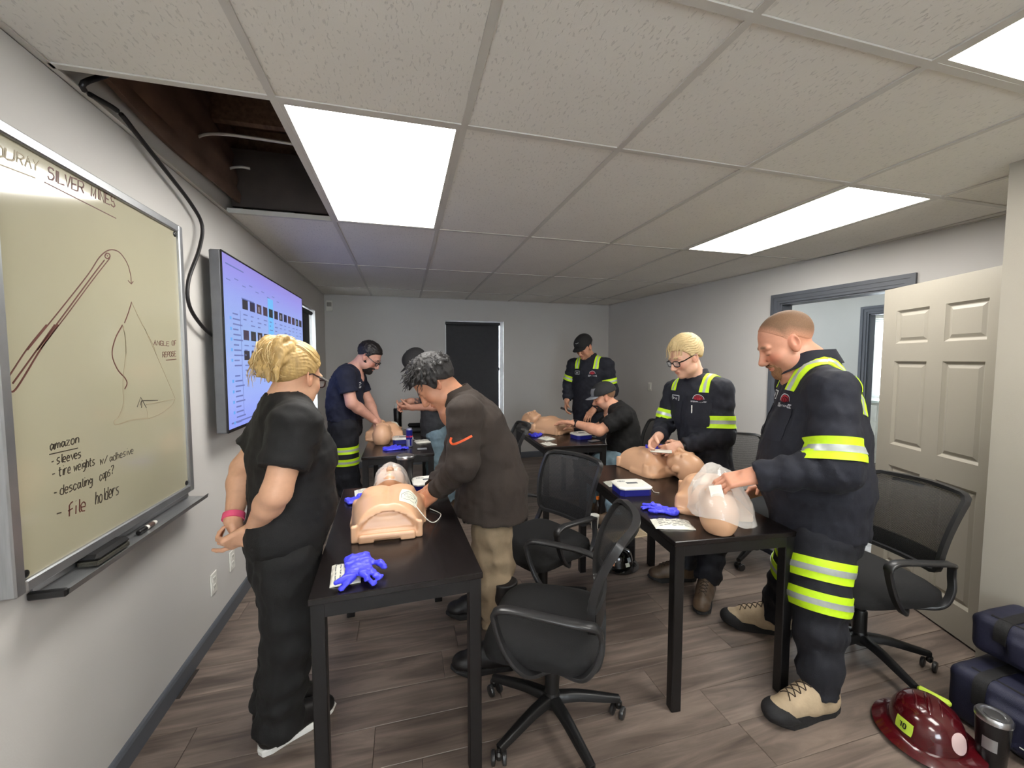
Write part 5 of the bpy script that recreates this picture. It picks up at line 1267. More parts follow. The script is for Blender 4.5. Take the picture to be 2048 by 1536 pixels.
for q in (1, -1): strap(bv, cc, r.l, r.f, o['up'], q*.125, math.radians(14), math.radians(205), .062, ro, og, skew=-q*.02)
patches(o, r, P['spine'][3][0]-r.l*.035+Z3*.02, P['spine'][3][0]+r.l*.10-Z3*.01, .08, 1., nmtxt='Ty')
for i in (0, 1): boot(P['an'][i], fdir(r, 34 if i == 0 else 4, 0), M_tan, M_sole, ro, og, 1.12, .03, M_lace, mtoe=M_sole, rand_=.012)

for q in (.09, -.09): pocket(o, r, P['spine'][3][0]+r.l*q-Z3*.11, M_navy)
for (a, b) in (((1686, 712), (1733, 758)), ((1716, 738), (1703, 790))):      # tape over the back of the shoulder
    a3, b3 = S(*a, .17), S(*b, .17); n_ = nrm(r.l*.8-r.f*.55+Z3*.25); v_ = nrm(b3-a3); v_ = nrm(v_-n_*(v_@n_)); L_ = np.linalg.norm(b3-a3)
    q = conform(bv, (a3+b3)/2, np.cross(v_, n_), v_, n_, .062, L_, 'hi_vis_tape', M_lime, ro, og, 4, 12, off=.004, t=.003); conform(bv, (a3+b3)/2, np.cross(v_, n_), v_, n_, .02, L_, 'silver_stripe', M_silver, q, og, 3, 12, off=.0062, t=.003)
# --- blond man with glasses
r = Rig((1.88, 2.24), (-.958, -.258)); Fr = r.Fr; hd = Fr(1371, 713, .11); nk = Fr(1393, 758, .0)
hr = fdir(r, -16, 26)
P = dict(hd=hd, hf=hr, hs=1.03, nk=nk, skin=(226, 176, 150), neck=.052,
  face=dict(brow=(150, 118, 76), ruddy=.2, stubble=((190, 146, 116), .3)),
  spine=[(Fr(1412, 938, 0), .165, .125), (Fr(1408, 880, 0), .165, .125), (Fr(1400, 830, .0), .178, .13), (Fr(1397, 790, .0), .185, .125), (Fr(1395, 770, 0), .12, .09)],
  sh=[Fr(1444, 779, 0), Fr(1348, 781, 0)], el=[Fr(1446, 868, .02), Fr(1331, 846, .05)], wr=[Fr(1368, 892, .22), Fr(1318, 872, .27)], ar=(.048, .040, .027), sr=(.064, .066, .048), sleeve=2,
  hands=[(Fr(1325, 902, .30)-Fr(1368, 892, .22), -Z3*.25-r.l*.6-r.f*.6, (.5, .6, .5), dict(thumb=.8)), (Fr(1300, 893, .36)-Fr(1318, 872, .27), r.l*.75-Z3*.2+r.f*.1, (.45, .6, .5), dict(thumb=.8))],
  hip=[Fr(1432, 945, 0), Fr(1390, 945, 0)], kn=[Fr(1432, 1070, .02), Fr(1380, 1060, .04)], an=[atz(1413, 1163, .10), atz(1368, 1130, .10)], lr=(.098, .08, .072), trouser=M_navyt, shirt=M_navy, top='work_shirt', collar=.05)
o = person('blond man in black glasses and navy uniform with lime arm bands', r, P); bv, og, ro = o['bvh'], o['org'], o['root']; blond = o; PB = P
rs = np.random.RandomState(4)
hair_shell(hd, o['HR'], 1.03, [(-.12, -.06), (-.085, -.05), (-.045, -.018), (-.012, .012), (.014, -.002), (.026, .03), (.05, .062), (.075, .074), (.12, .074)], .012, 'hair', M_blond2, ro, og, amp=.001, fr=60, top=.010, comb=.0020)
R = o['HR']; W = lambda x, y, z: hd+1.03*(R[0]*x+R[1]*y+R[2]*z); pts = []
for i in range(170):
    y = rs.uniform(-.075, .075); x0 = rs.uniform(-.07, .05); zt = .135*math.sqrt(max(0, 1-(y/.095)**2)); L_ = []
    for k in range(6): u = k/5; xx = x0+u*.075; yy = y*(1-.15*u)+.012*u; zz = .04+.098*math.sqrt(max(0, 1-(yy/.097)**2-((xx+.018)/.122)**2))+.003*math.sin(u*3+i); L_.append(W(xx, yy, zz))
    pts.append(L_)
strands('hair_strands', M_blond2, ro, og, pts[::2], .0022)
specs(hd, o['HR'], 1.03, M_tortoise, ro, og, .036, .052, .0032)
hivis(bv, P['sh'][0], P['el'][0], .165, .24, ro, og, .13); hivis(bv, P['sh'][1], P['el'][1], .14, .205, ro, og, .13)
cc = lerp(P['spine'][3][0], nk, .2)
for q in (1, -1): strap(bv, cc, r.l, r.f, o['up'], q*.115, math.radians(4), math.radians(200), .05, ro, og)
patches(o, r, P['spine'][3][0]-r.l*.085-Z3*.02, P['spine'][3][0]+r.l*.085-Z3*.025, .08, .95, nmtxt='Trvs')
for q in (.09, -.09): pocket(o, r, P['spine'][3][0]+r.l*q-Z3*.115, M_navy)
mb = MB(); c = P['spine'][3][0]+r.l*.05-Z3*.055; h_ = bv.ray_cast(Vector(c+r.f*.3), Vector(-r.f), .6)
if h_[0] is not None: MB().tube([np.array(h_[0])-og+r.f*.004, np.array(h_[0])-og+r.f*.004-Z3*.05], .0045, 8).build('pocket_pen', M_white, o['shirt'])
w0, w1 = P['el'][0], P['wr'][0]; ax = nrm(np.array(w1)-w0); Lw = np.linalg.norm(np.array(w1)-w0)
wt = MB().tube([w1-ax*.012, w1+ax*.012], .037, 16); wt.V = [tuple(np.array(v)-og) for v in wt.V]; wt.build('watch', M_blackp, ro)
for i in (0, 1): boot(P['an'][i], fdir(r, 26 if i == 0 else -30, 0), M_brb, M_sole, ro, og, 1.05, .03, M_lace)

# --- woman in black scrubs
r = Rig((-.43, 1.74), (.80, .60)); S = r.S; hd = S(590, 752, 0); nk = S(570, 806, 0); hs = 1.0
P = dict(hd=hd, hf=fdir(r, 20, 18), hs=hs, nk=nk, skin=(214, 164, 132), neck=.052, jaw=.92,
  face=dict(brow=(150, 116, 76), ruddy=.2, lips=(186, 112, 104)),
  spine=[(S(572, 1125, 0), .150, .115), (S(570, 1060, 0), .162, .126), (S(577, 985, 0), .165, .125), (S(577, 905, 0), .170, .128), (S(575, 848, 0), .165, .105), (S(573, 822, 0), .105, .08)],
  bulk=[(S(624, 918, -.07), (.085, .085, .10)), (S(624, 918, .07), (.085, .085, .10)), (S(612, 1000, 0), (.10, .15, .13)), (S(544, 1075, -.075), (.075, .085, .09)), (S(544, 1075, .075), (.075, .085, .09))],
  sh=[S(556, 842, .16), S(592, 852, -.165)], el=[S(488, 935, .20), S(553, 985, -.21)], wr=[S(466, 1040, .07), S(505, 1060, -.02)], ar=(.056, .046, .027), sr=(.082, .082, .06), sleeve=.66,
  hands=[(S(484, 1090, .02)-S(466, 1040, .07), r.f*.8-r.l*.6, (.5, .6, .5), dict(s=.9)), (S(462, 1084, .02)-S(505, 1060, -.02), r.l*.7+Z3*.5+r.f*.2, (.75, .8, .5), dict(s=.92, thumb=.5, ind=(.25, .3, .2)))],
  hip=[S(568, 1120, .085), S(572, 1120, -.085)], kn=[S(575, 1265, .09), S(580, 1270, -.09)], an=[atz(546, 1402, .09), atz(558, 1440, .09)], lr=(.104, .086, .080), hipw=(.150, .125), hemt=1.04, waist=S(570, 1060, 0),
  trouser=M_scrub, shirt=M_scrub, top='scrub_top', sf=.004)
P['an'][0] = np.array([*P['an'][0][:2], .09])
o = person('woman with blonde bun in black scrubs standing beside whiteboard, hands behind her', r, P); og, ro, R = o['org'], o['root'], o['HR']
W = lambda x, y, z: hd+hs*(R[0]*x+R[1]*y+R[2]*z)
BC = (-.092, 0, .068)
def bun(F, W, R):
    g = np.random.RandomState(5)
    for i in range(22):
        th, ph, sp = g.uniform(0, 6.28), g.uniform(-1.1, 1.1), g.uniform(.9, 2.0); rr = g.uniform(.040, .058); q = None
        for k in range(5):
            a = th+sp*k/4; e_ = W(BC[0]+rr*math.cos(a)*math.cos(ph*.5), BC[1]+rr*math.sin(ph)*1.05, BC[2]+rr*math.sin(a)*.95)
            if q is not None: F.cone(q, e_, .0115, .010, .003)
            q = e_
    for i in range(16):
        y = g.uniform(-.06, .06); z0 = g.uniform(.03, .10); q = None
        for k in range(5):
            u = k/4; e_ = W(-.088-.045*math.sin(u*2.3)-.006*g.rand(), y*(1+.25*u), z0-u*g.uniform(.07, .10))
            if q is not None: F.cone(q, e_, .011, .008 if k < 4 else .004, .003)
            q = e_
    F.ell(W(*BC), (.050, .055, .046), R, .02); F.ell(W(-.088, .01, .03), (.04, .055, .06), R, .03); F.ell(W(-.066, 0, .105), (.03, .035, .028), R, .02); F.ell(W(-.125, -.02, .05), (.03, .035, .04), R, .02)
hair_shell(hd, R, hs, [(-.3, -.07), (-.085, -.062), (-.05, -.03), (-.02, .004), (.012, .008), (.026, .035), (.05, .058), (.075, .072), (.12, .078)], .009, 'hair', M_blond, ro, og, amp=.0015, fr=90, extra=bun, h=.0042, comb=.0016)
rs = np.random.RandomState(9); pts = []
for i in range(240):      # combed back from the forehead into the bun
    a = rs.uniform(-1.35, 1.35); x0 = .062-.055*(abs(a)/1.35)**2; L_ = []
    for k in range(7):
        u = k/6; aa = a*(1-.55*u**1.5); ex = x0*(1-u)+(-.085)*u; rr = math.sqrt(max(0.02, 1-((ex+.018)/.112)**2)); y = math.sin(aa)*.090*rr; z = .038+math.cos(aa)*.097*rr+.003*math.sin(i+3*u)
        L_.append(W(ex, y, z))
    pts.append(L_)
for i in range(260):      # loops of the bun and loose ends
    th, ph = rs.uniform(0, 6.28), rs.uniform(-1.2, 1.2); cx, cy, cz = BC; cx += rs.uniform(-.025, .02); cz += rs.uniform(-.055, .015); L_ = []; sp = rs.uniform(.8, 2.2); tl_ = rs.uniform(-.8, .8); rr = rs.uniform(.044, .060)
    for k in range(7):
        u = k/6; a = th+u*sp; L_.append(W(cx+rr*math.cos(a)*math.cos(ph*.5), cy+rr*math.sin(ph+tl_*u)*.95, cz+rr*math.sin(a)*.9))
    pts.append(L_)
for i in range(60):
    y = rs.uniform(-.06, .06); L_ = []; z0 = rs.uniform(.02, .08)
    for k in range(6): u = k/5; L_.append(W(-.10-.035*math.sin(u*2.4)-.015*rs.rand(), y*(1+.3*u), z0-u*rs.uniform(.06, .11)))
    pts.append(L_)
strands('hair_strands', M_blond, ro, og, pts[::2], .0022); strands('hair_strands', mat('light_blond_hair', (216, 190, 138), .45), ro, og, pts[1::2], .0018)
MB().tube([W(-.035, s_*.05, .125-.02*abs(s_))-og for s_ in (-1, -.5, 0, .5, 1)], .004, 6).build('hair_clip', M_black, ro)
specs(hd, R, hs, mat('dark_red_spectacle_frame', (44, 22, 24), .3), ro, og, .030, .052, .003)
tm_ = MB()
for q in (-1, 1): tm_.tube([W(.095, q*.074, .006)-og, W(.04, q*.0825, .009)-og], .0038, 6)
tm_.build('temple_trim', mat('silver_spectacle_trim', (206, 204, 200), .3, .6), ro)
a_, b_ = np.array(P['el'][0]), np.array(P['wr'][0]); ax = nrm(b_-a_)
wb_ = MB().lathe([(.034, -.011), (.037, -.011), (.037, .011), (.034, .011)], 24, b_-ax*.012-og, frame(ax)); wb_.build('wristband', M_pink, ro)
for i in (0, 1): boot(P['an'][i], fdir(r, -4 if i else -8, 0), M_black, M_wsole, ro, og, .94, 0, name='shoe')

# --- man in brown pullover bending over the front table
r = Rig((.46, 2.02), (-.99, .12)); S = r.S; hd = S(869, 765, 0); nk = S(914, 800, 0); hs = 1.02
hf_ = fdir(r, 4, 52)
P = dict(hd=hd, hf=hf_, hu=(0, 0, 1), hs=hs, nk=nk, skin=(198, 140, 108), neck=.056,
  face=dict(brow=(30, 26, 24), ruddy=.12),
  spine=[(S(981, 1022, 0), .222, .195), (S(985, 965, 0), .205, .175), (S(975, 905, 0), .185, .150), (S(955, 850, 0), .190, .135), (S(936, 818, 0), .14, .10)],
  sh=[S(930, 826, .19), S(930, 826, -.19)], el=[S(925, 930, .235), S(905, 930, -.24)], wr=[S(872, 982, .10), S(866, 975, -.06)], ar=(.052, .044, .028), sr=(.080, .070, .045), sleeve=2,
  hands=[(S(846, 1002, .06)-S(872, 982, .10), -Z3*.6-r.l*.7, (.5, .45, .3), dict(thumb=.5)), (S(846, 985, -.07)-S(866, 975, -.06), -Z3*.8+r.l*.3, (.4, .4, .3), dict(thumb=.5))],
  hip=[S(985, 985, .085), S(985, 985, -.085)], kn=[S(985, 1105, .10), S(980, 1100, -.12)], an=[np.array([.44, 1.825, .10]), np.array([.46, 2.25, .10])], lr=(.108, .094, .088), hipw=(.150, .125), hemt=.74, bunch=.012,
  trouser=M_khaki, shirt=M_brown, top='pullover', collar=.045, sf=.004)
o = person('dark-haired man in brown pullover and khakis leaning over front table', r, P); bv, og, ro, R = o['bvh'], o['org'], o['root'], o['HR']; W = lambda x, y, z: hd+hs*(R[0]*x+R[1]*y+R[2]*z)
def tufts(F, W, R):
    g = np.random.RandomState(12)
    for i in range(150):
        v = g.normal(size=3); v = v/np.linalg.norm(v); v[2] = abs(v[2])*1.1-.25
        p = np.array([-.018+v[0]*.116, v[1]*.094, .040+v[2]*.102]); t_ = np.array([g.uniform(.1, 1.), g.uniform(-.7, .7), g.uniform(-.7, .3)]); d = t_*.8+v*.5; q = W(*p); m_ = W(*(p+d*.014+v*.004)); e_ = W(*(p+d*.030-np.array([0, 0, .006])))
        F.cone(q, m_, .010, .009, .003); F.cone(m_, e_, .009, .004, .002)
hair_shell(hd, R, hs, [(-.12, -.06), (-.085, -.055), (-.045, -.028), (-.02, .002), (.006, -.02), (.022, -.018), (.03, .03), (.055, .06), (.08, .07), (.12, .07)], .020, 'hair', M_greyh, ro, og, amp=.003, fr=90, top=.004, extra=tufts)
rs = np.random.RandomState(3); pts = []
for i in range(420):
    v = rs.normal(size=3); v = v/np.linalg.norm(v); v[2] = abs(v[2])*1.1-.12
    if v[0] > .55 and v[2] < .5: continue
    if v[2] < .1 and v[0] > -.2: continue
    p = np.array([-.018+v[0]*.115, v[1]*.094, .042+v[2]*.103]); d = np.array([rs.uniform(.2, 1.), rs.uniform(-.5, .5), rs.uniform(-.5, .2)])*.8+v*.55; L_ = []
    for k in range(5): u = k/4; L_.append(W(*(p+d*.05*u+np.array([0, 0, -.018])*u*u+.004*np.sin(np.array([3, 5, 7])*u+i))))
    pts.append(L_)
strands('hair_strands', M_greyh, ro, og, pts, .003)
sw = [(-.036, .006), (-.040, -.010), (-.030, -.020), (-.012, -.018), (.02, -.004), (.055, .014)]; c = lerp(P['sh'][0], P['el'][0], .45); nn = r.l*.9+r.f*.3
scribble(bv, [[tuple(q) for q in curve([(a, b, 0) for a, b in sw], 5)]] if 0 else [[(q[0], q[1]) for q in curve([(a, b, 0) for a, b in sw], 6)]], lambda a, b: c+nrm(-r.f*-1)*-a*0+np.cross(Z3, nrm(nn))*a*-1*-1+Z3*b, nn, .010, 'arm_logo', mat('orange_thread', (232, 92, 40), .6), o['shirt'], og, off=.0065)
zp = [S(893, 815, .0)+r.f*.02, S(905, 850, 0)+r.f*.02]
for i in (0, 1): boot(P['an'][i], r.f, M_blb, M_sole, ro, og, 1.08, .26)

# --- bearded man in navy T-shirt
r = Rig((-.47, 3.95), (.993, -.12)); S = r.S; hd = S(738, 713, 0); nk = S(705, 742, 0); hs = 1.08
P = dict(hd=hd, hf=fdir(r, -6, 40), hs=hs, nk=nk, skin=(214, 160, 140), neck=.062,
  face=dict(brow=(40, 30, 26), ruddy=.25),
  spine=[(S(691, 838, 0), .185, .150), (S(690, 812, 0), .185, .152), (S(690, 785, 0), .185, .145), (S(696, 762, 0), .19, .135), (S(700, 748, 0), .14, .10)],
  sh=[S(712, 752, .195), S(691, 752, -.195)], el=[S(738, 805, .2), S(703, 806, -.235)], wr=[S(752, 838, .05), S(746, 838, -.06)], ar=(.056, .048, .032), sr=(.080, .074, .06), sleeve=.62,
  hands=[(S(764, 850, -.0)-S(752, 838, .05), -Z3*.8, (.3, .3, .2), dict()), (S(766, 851, -.03)-S(746, 838, -.06), -Z3*.9+r.l*.2, (.35, .35, .2), dict())],
  hip=[S(692, 855, .1), S(690, 855, -.1)], kn=[S(696, 950, .11), S(694, 955, -.11)], an=[np.array([-.46, 4.08, .10]), np.array([-.46, 3.84, .10])], lr=(.112, .096, .085), hipw=(.175, .15),
  trouser=M_navyt, shirt=M_tee, top='t_shirt')
o = person('bearded man in navy T-shirt pressing on the far left manikin', r, P); tb, bv, og, ro = o['tbvh'], o['bvh'], o['org'], o['root']
hair_shell(hd, o['HR'], hs, [(-.12, -.055), (-.085, -.05), (-.05, -.02), (-.02, .01), (.012, -.01), (.024, .03), (.045, .06), (.075, .075), (.12, .078)], .007, 'hair', M_dkh, ro, og, amp=.0035, fr=150)
beard(o, hd, hs, M_beard); specs(hd, o['HR'], hs, M_tortoise, ro, og, .030, .050, .0028)
for i in (0, 1): hivis(tb, P['hip'][i], P['kn'][i], .165, .225, ro, og, .15); hivis(tb, P['hip'][i], P['kn'][i], .27, .33, ro, og, .15)
c = lerp(P['spine'][3][0], P['spine'][2][0], .3)-r.l*.09; u_ = nrm(np.cross(Z3, r.f))
scribble(bv, [[(-.01, .02), (.01, .024), (.015, .012), (-.01, .004), (-.012, -.01), (.012, -.014)], [(-.014, -.024), (.014, -.024)]], lambda a, b: c+u_*a+Z3*b, r.f, .007, 'chest_logo', M_patch, o['shirt'], og)
cb_ = P['spine'][3][0]; scribble(bv, [[(-.09, .03), (.09, .03)], [(-.08, .0), (.08, .0)]], lambda a, b: cb_+u_*a+Z3*(b-.0), -r.f, .02, 'back_print', M_patch, o['shirt'], og)
for i in (0, 1): boot(P['an'][i], r.f, M_brb, M_sole, ro, og, 1.05, .03)

# --- man in charcoal cap, dark grey T-shirt and jeans
r = Rig((.40, 4.06), (-.98, .1)); S = r.S; hd = S(833, 726, 0); nk = S(857, 748, 0)
P = dict(hd=hd, hf=fdir(r, 8, 42), nk=nk, skin=(204, 150, 126), face=dict(),
  spine=[(S(868, 872, 0), .165, .125), (S(868, 845, 0), .165, .125), (S(867, 810, 0), .17, .125), (S(865, 780, 0), .18, .125), (S(863, 760, 0), .13, .09)],
  sh=[S(868, 767, .185), S(864, 767, -.185)], el=[S(884, 812, .2), S(866, 806, -.2)], wr=[S(825, 815, .06), S(822, 802, -.05)], ar=(.052, .044, .029), sr=(.074, .068, .056), sleeve=.7,
  hands=[(S(804, 815, .03)-S(825, 815, .06), Z3*.7-r.l*.5, (.4, .5, .4), dict()), (S(804, 811, -.02)-S(822, 802, -.05), r.l*.7-Z3*.4, (.45, .5, .4), dict())],
  ink=(S(866, 806, -.2), S(822, 802, -.05), (70, 76, 84)),
  hip=[S(872, 875, .095), S(870, 875, -.095)], kn=[S(872, 955, .1), S(870, 955, -.1)], an=[np.array([.42, 3.95, .10]), np.array([.42, 4.17, .10])], lr=(.10, .086, .08), trouser=M_jean, shirt=M_grey, top='t_shirt')
o = person('man in charcoal cap, dark T-shirt and pale jeans partly behind brown pullover', r, P); og, ro = o['org'], o['root']
hair_shell(hd, o['HR'], 1., [(-.12, -.055), (-.085, -.05), (-.05, -.02), (-.02, .01), (.012, -.01), (.024, .03), (.05, .06), (.12, .07)], .005, 'hair', M_dkh, ro, og)
cap_hat(hd, o['HR'], 1.06, M_capc, M_capc, ro, og, tilt=.0)
for i in (0, 1): boot(P['an'][i], r.f, M_brb, M_sole, ro, og, 1., .0)

# --- standing man in black cap, far right
r = Rig((2.03, 4.2), (-.765, -.63)); Fr = r.Fr; hd = Fr(1168, 694, .09); nk = Fr(1179, 716, 0)
P = dict(hd=hd, hf=fdir(r, -10, 32), nk=nk, skin=(190, 138, 110), face=dict(brow=(40, 30, 26), ruddy=.15),
  spine=[(Fr(1176, 850, 0), .175, .13), (Fr(1176, 815, 0), .18, .132), (Fr(1178, 775, 0), .185, .132), (Fr(1180, 745, 0), .195, .13), (Fr(1180, 725, 0), .13, .09)],
  sh=[Fr(1213, 730, 0), Fr(1148, 730, 0)], el=[Fr(1224, 782, -.03), Fr(1138, 766, .0)], wr=[Fr(1188, 818, .17), Fr(1134, 800, .13)], ar=(.05, .042, .029), sr=(.076, .068, .05), sleeve=2,
  hands=[(Fr(1178, 830, .25)-Fr(1188, 818, .17), -Z3*.5-r.f*.6, (.3, .4, .3), dict()), (Fr(1131, 822, .18)-Fr(1134, 800, .13), r.l*.8-r.f*.2, (.4, .5, .4), dict())],
  hip=[Fr(1194, 860, 0), Fr(1162, 860, 0)], kn=[Fr(1194, 945, .0), Fr(1162, 945, 0)], an=[atz(1194, 1010, .1), atz(1162, 1012, .1)], lr=(.105, .088, .078), trouser=M_navyt, shirt=M_navy, top='work_shirt', collar=.045)
P['an'] = [r.root+r.l*.1+Z3*.1, r.root-r.l*.1+Z3*.1]; P['kn'] = [r.root+r.l*.1+Z3*.5+r.f*.02, r.root-r.l*.1+Z3*.5+r.f*.02]
P5 = P
o = person('standing man in black cap and navy uniform with lime bands in the far corner', r, P); bv, og, ro = o['bvh'], o['org'], o['root']
hair_shell(hd, o['HR'], 1., [(-.12, -.055), (-.085, -.05), (-.05, -.02), (-.02, .01), (.012, -.015), (.024, .03), (.05, .06), (.12, .07)], .005, 'hair', M_dkh, ro, og)
cp = cap_hat(hd, o['HR'], 1.04, M_capb, M_capb, ro, og)
bc = bvh_of(cp, og); R = o['HR']; c = hd+R[0]*.08+R[2]*.09
scribble(bc, [[(-.018, .002), (-.008, -.006), (.02, .008)]], lambda a, b: c+R[1]*a+R[2]*b, R[0]*.8+R[2]*.6, .005, 'cap_logo', M_silver, cp, og)
hivis(bv, P['sh'][0], P['el'][0], .155, .215, ro, og, .13); hivis(bv, P['sh'][1], P['el'][1], .125, .185, ro, og, .13)
cc = lerp(P['spine'][3][0], nk, .2)
for q in (1, -1): strap(bv, cc, r.l, r.f, o['up'], q*.115, math.radians(6), math.radians(200), .055, ro, og)
patches(o, r, P['spine'][3][0]-r.l*.10-Z3*.0, P['spine'][3][0]+r.l*.085-Z3*.02, .075, 1., nmtxt='Jon')
for i in (0, 1): boot(P['an'][i], r.f, M_brb, M_sole, ro, og, 1.03, .0)

# --- seated man in black polo and grey cap
r = Rig((2.10, 3.38), (-.93, .37)); S = r.S; hd = S(1208, 794, 0); nk = S(1228, 815, 0)
P = dict(hd=hd, hf=fdir(r, 6, 20), nk=nk, skin=(216, 158, 128), neck=.058, face=dict(brow=(60, 44, 36), ruddy=.2, stubble=((120, 92, 78), .5)),
  spine=[(S(1246, 902, 0), .185, .15), (S(1247, 880, 0), .185, .15), (S(1246, 855, 0), .185, .145), (S(1241, 835, 0), .195, .135), (S(1236, 824, 0), .14, .10)],
  sh=[S(1246, 832, .19), S(1236, 832, -.19)], el=[S(1198, 862, .24), S(1192, 858, -.22)], wr=[S(1152, 847, .10), S(1148, 848, -.08)], ar=(.056, .048, .031), sr=(.082, .074, .064), sleeve=.72,
  hands=[(S(1130, 842, .06)-S(1152, 847, .10), -Z3*.95, (.2, .2, .1), dict(spread=.1)), (S(1126, 845, -.06)-S(1148, 848, -.08), -Z3*.95, (.2, .2, .1), dict(spread=.1))],
  hip=[S(1250, 916, .1), S(1248, 916, -.1)], kn=[S(1200, 926, .12), S(1196, 924, -.14)], an=[np.array([1.80, 3.16, .10]), np.array([1.72, 3.55, .10])], lr=(.10, .084, .072), hipw=(.18, .15),
  trouser=M_jean, shirt=M_polo, top='polo_shirt', collar=.035, sf=.004)
o = person('seated man in black polo and grey cap reaching over manikin', r, P); bv, og, ro = o['bvh'], o['org'], o['root']
hair_shell(hd, o['HR'], 1., [(-.12, -.055), (-.085, -.05), (-.05, -.02), (-.02, .01), (.012, -.0), (.024, .03), (.05, .06), (.12, .07)], .002, 'stubble_hair', M_crop, ro, og)
beard(o, hd, 1., M_beard, 'goatee', full=False)
cp = cap_hat(hd, o['HR'], 1.05, M_capm, M_capg, ro, og, mfront=M_capg)
bc = bvh_of(cp, og); R = o['HR']; c = hd+R[0]*.08+R[2]*.072
scribble(bc, [[(-.022, 0), (.022, 0)]], lambda a, b: c+R[1]*a+R[2]*b, R[0], .016, 'cap_label', M_black, cp, og, off=.004)
c = S(1205, 832, .11); scribble(bv, [[(-.014, .016), (.0, .022), (.014, .016), (.010, -.004), (0, -.018), (-.010, -.004), (-.014, .016)], [(-.008, .008), (.008, .008)]], lambda a, b: c+nrm(np.cross(Z3, r.f))*a+Z3*b, r.f*.7+r.l*.7, .009, 'chest_logo', M_patch, o['shirt'], og)
ax = nrm(np.array(P['wr'][0])-P['el'][0]); wt = MB().tube([P['wr'][0]-ax*.018, P['wr'][0]+ax*.016], .036, 16); wt.V = [tuple(np.array(v)-og) for v in wt.V]; wt.build('watch', M_blackp, ro)
for i in (0, 1): boot(P['an'][i], r.f, M_brb, M_sole, ro, og, 1.05, .02)
# ------------------------------------------------------------------ things on the tables and the floor
M_nit = mat('blue_nitrile', (70, 72, 232), .45, noise=(40, .08), bump=(90, .3)); M_blue = mat('royal_blue_plastic', (26, 30, 118), .35)
M_film = mat('clear_plastic_film', (236, 232, 226), .12, alpha=.27, bump=(26, 1.)); M_foil = mat('white_pouch', (222, 220, 208), .4, bump=(50, .5)); M_ink4 = mat('grey_pouch_print', (110, 112, 112), .6)
M_bott = mat('black_bottle_coat', (20, 20, 22), .3, bump=(200, .1))
def glove(label, p, rz, seed, hang=False, s=1., tilt=0.):
    g = np.random.RandomState(seed); F = Field((-.13, -.13, -.09), (.19, .13, .06), .0042)
    F.rbox((-.005, 0, .010), (.062, .045, .009), rad=.008, k=.012); F.cone((-.07, -.03, .012), (-.07, .032, .016), .012, .013, .02); F.ell((-.02, .01, .018), (.05, .035, .012), k=.02)
    for i, (y, L) in enumerate(((.034, .07), (.012, .085), (-.012, .08), (-.034, .062))):
        a = g.uniform(-.5, .5)+(.35-.23*i); q = np.array([.055, y, .010]); bend = g.uniform(-.9, .9); zup = g.uniform(0, .012)
        for j in range(3):
            dz = -.55 if (hang and j and i in (1, 2)) else (zup if j == 0 else -zup*.5)/L*3
            d = nrm((math.cos(a), math.sin(a), dz)); e = q+d*L/3; F.cone(q, e, .0115-.001*j, .0105-.001*j, .008, (-d[1], d[0], 0), .62, .6); q = e; a += bend*.5
    q = np.array([-.01, .04, .012]); d = nrm((.5, .8, .1)); F.cone(q, q+d*.045, .013, .011, .01, (-d[1], d[0], 0), .6, .6); F.cone(q+d*.045, q+d*.045+np.array([.03, .01, .0]), .011, .010, .008)
    F.folds(.0055, 70, seed); F.folds(.003, 140, seed+1); 
    if not hang: F.cut((0, 0, .001), (0, 0, -1))
    o = F.obj('nitrile_glove', M_nit, None); o.location = p; o.rotation_euler = (0, math.radians(tilt), math.radians(rz)); o.scale = (s, s, s*.8)
    return tag(o, label, 'glove', 'blue nitrile gloves')
def pouch(label, p, rz, wx, wy, txt=5, cat='packet', grp='white pad packets', h=.012):
    t = thing('pad_packet', label, cat, p, math.radians(rz), grp); g = np.random.RandomState(int(wx*1e4+rz) % 9999)
    top = lambda u, v: np.array([(u-.5)*wx, (v-.5)*wy, .002+h*max(0, (1-(2*u-1)**6)*(1-(2*v-1)**6))+.0016*math.sin(19*u+9*v)+.001*math.sin(31*v-7*u)])
    m = MB(); n = 14; V = [top(i/n, j/n) for i in range(n+1) for j in range(n+1)]; k = len(V); V += [np.array([v[0], v[1], .0004]) for v in V]; F = []; w_ = n+1
    for i in range(n):
        for j in range(n): a = i*w_+j; F += [(a, a+w_, a+w_+1, a+1), (k+a, k+a+1, k+a+w_+1, k+a+w_)]
    rim = [i*w_ for i in range(n+1)]+[n*w_+j for j in range(1, n+1)]+[i*w_+n for i in range(n-1, -1, -1)]+[j for j in range(n-1, 0, -1)]
    for a, b in zip(rim, rim[1:]+rim[:1]): F.append((a, k+a, k+b, b))
    m.add(V, F, True).build('pouch', M_foil, t); q = MB()
    for r in range(txt):
        v = .16+.68*r/max(1, txt-1); u = .12
        while u < .86:
            L = g.uniform(.06, .2); pts = [(u+L*a, v+g.uniform(-.012, .012)) for a in np.linspace(0, 1, 5)]
            strokes_mb(q, [pts], lambda a, b: top(a, b)+np.array([0, 0, .0012]), (0, 0, 1), .0032, .0004); u += L+.05
    o = q.build('pouch_print', M_ink4, t); o['kind'] = 'stuff'; return t
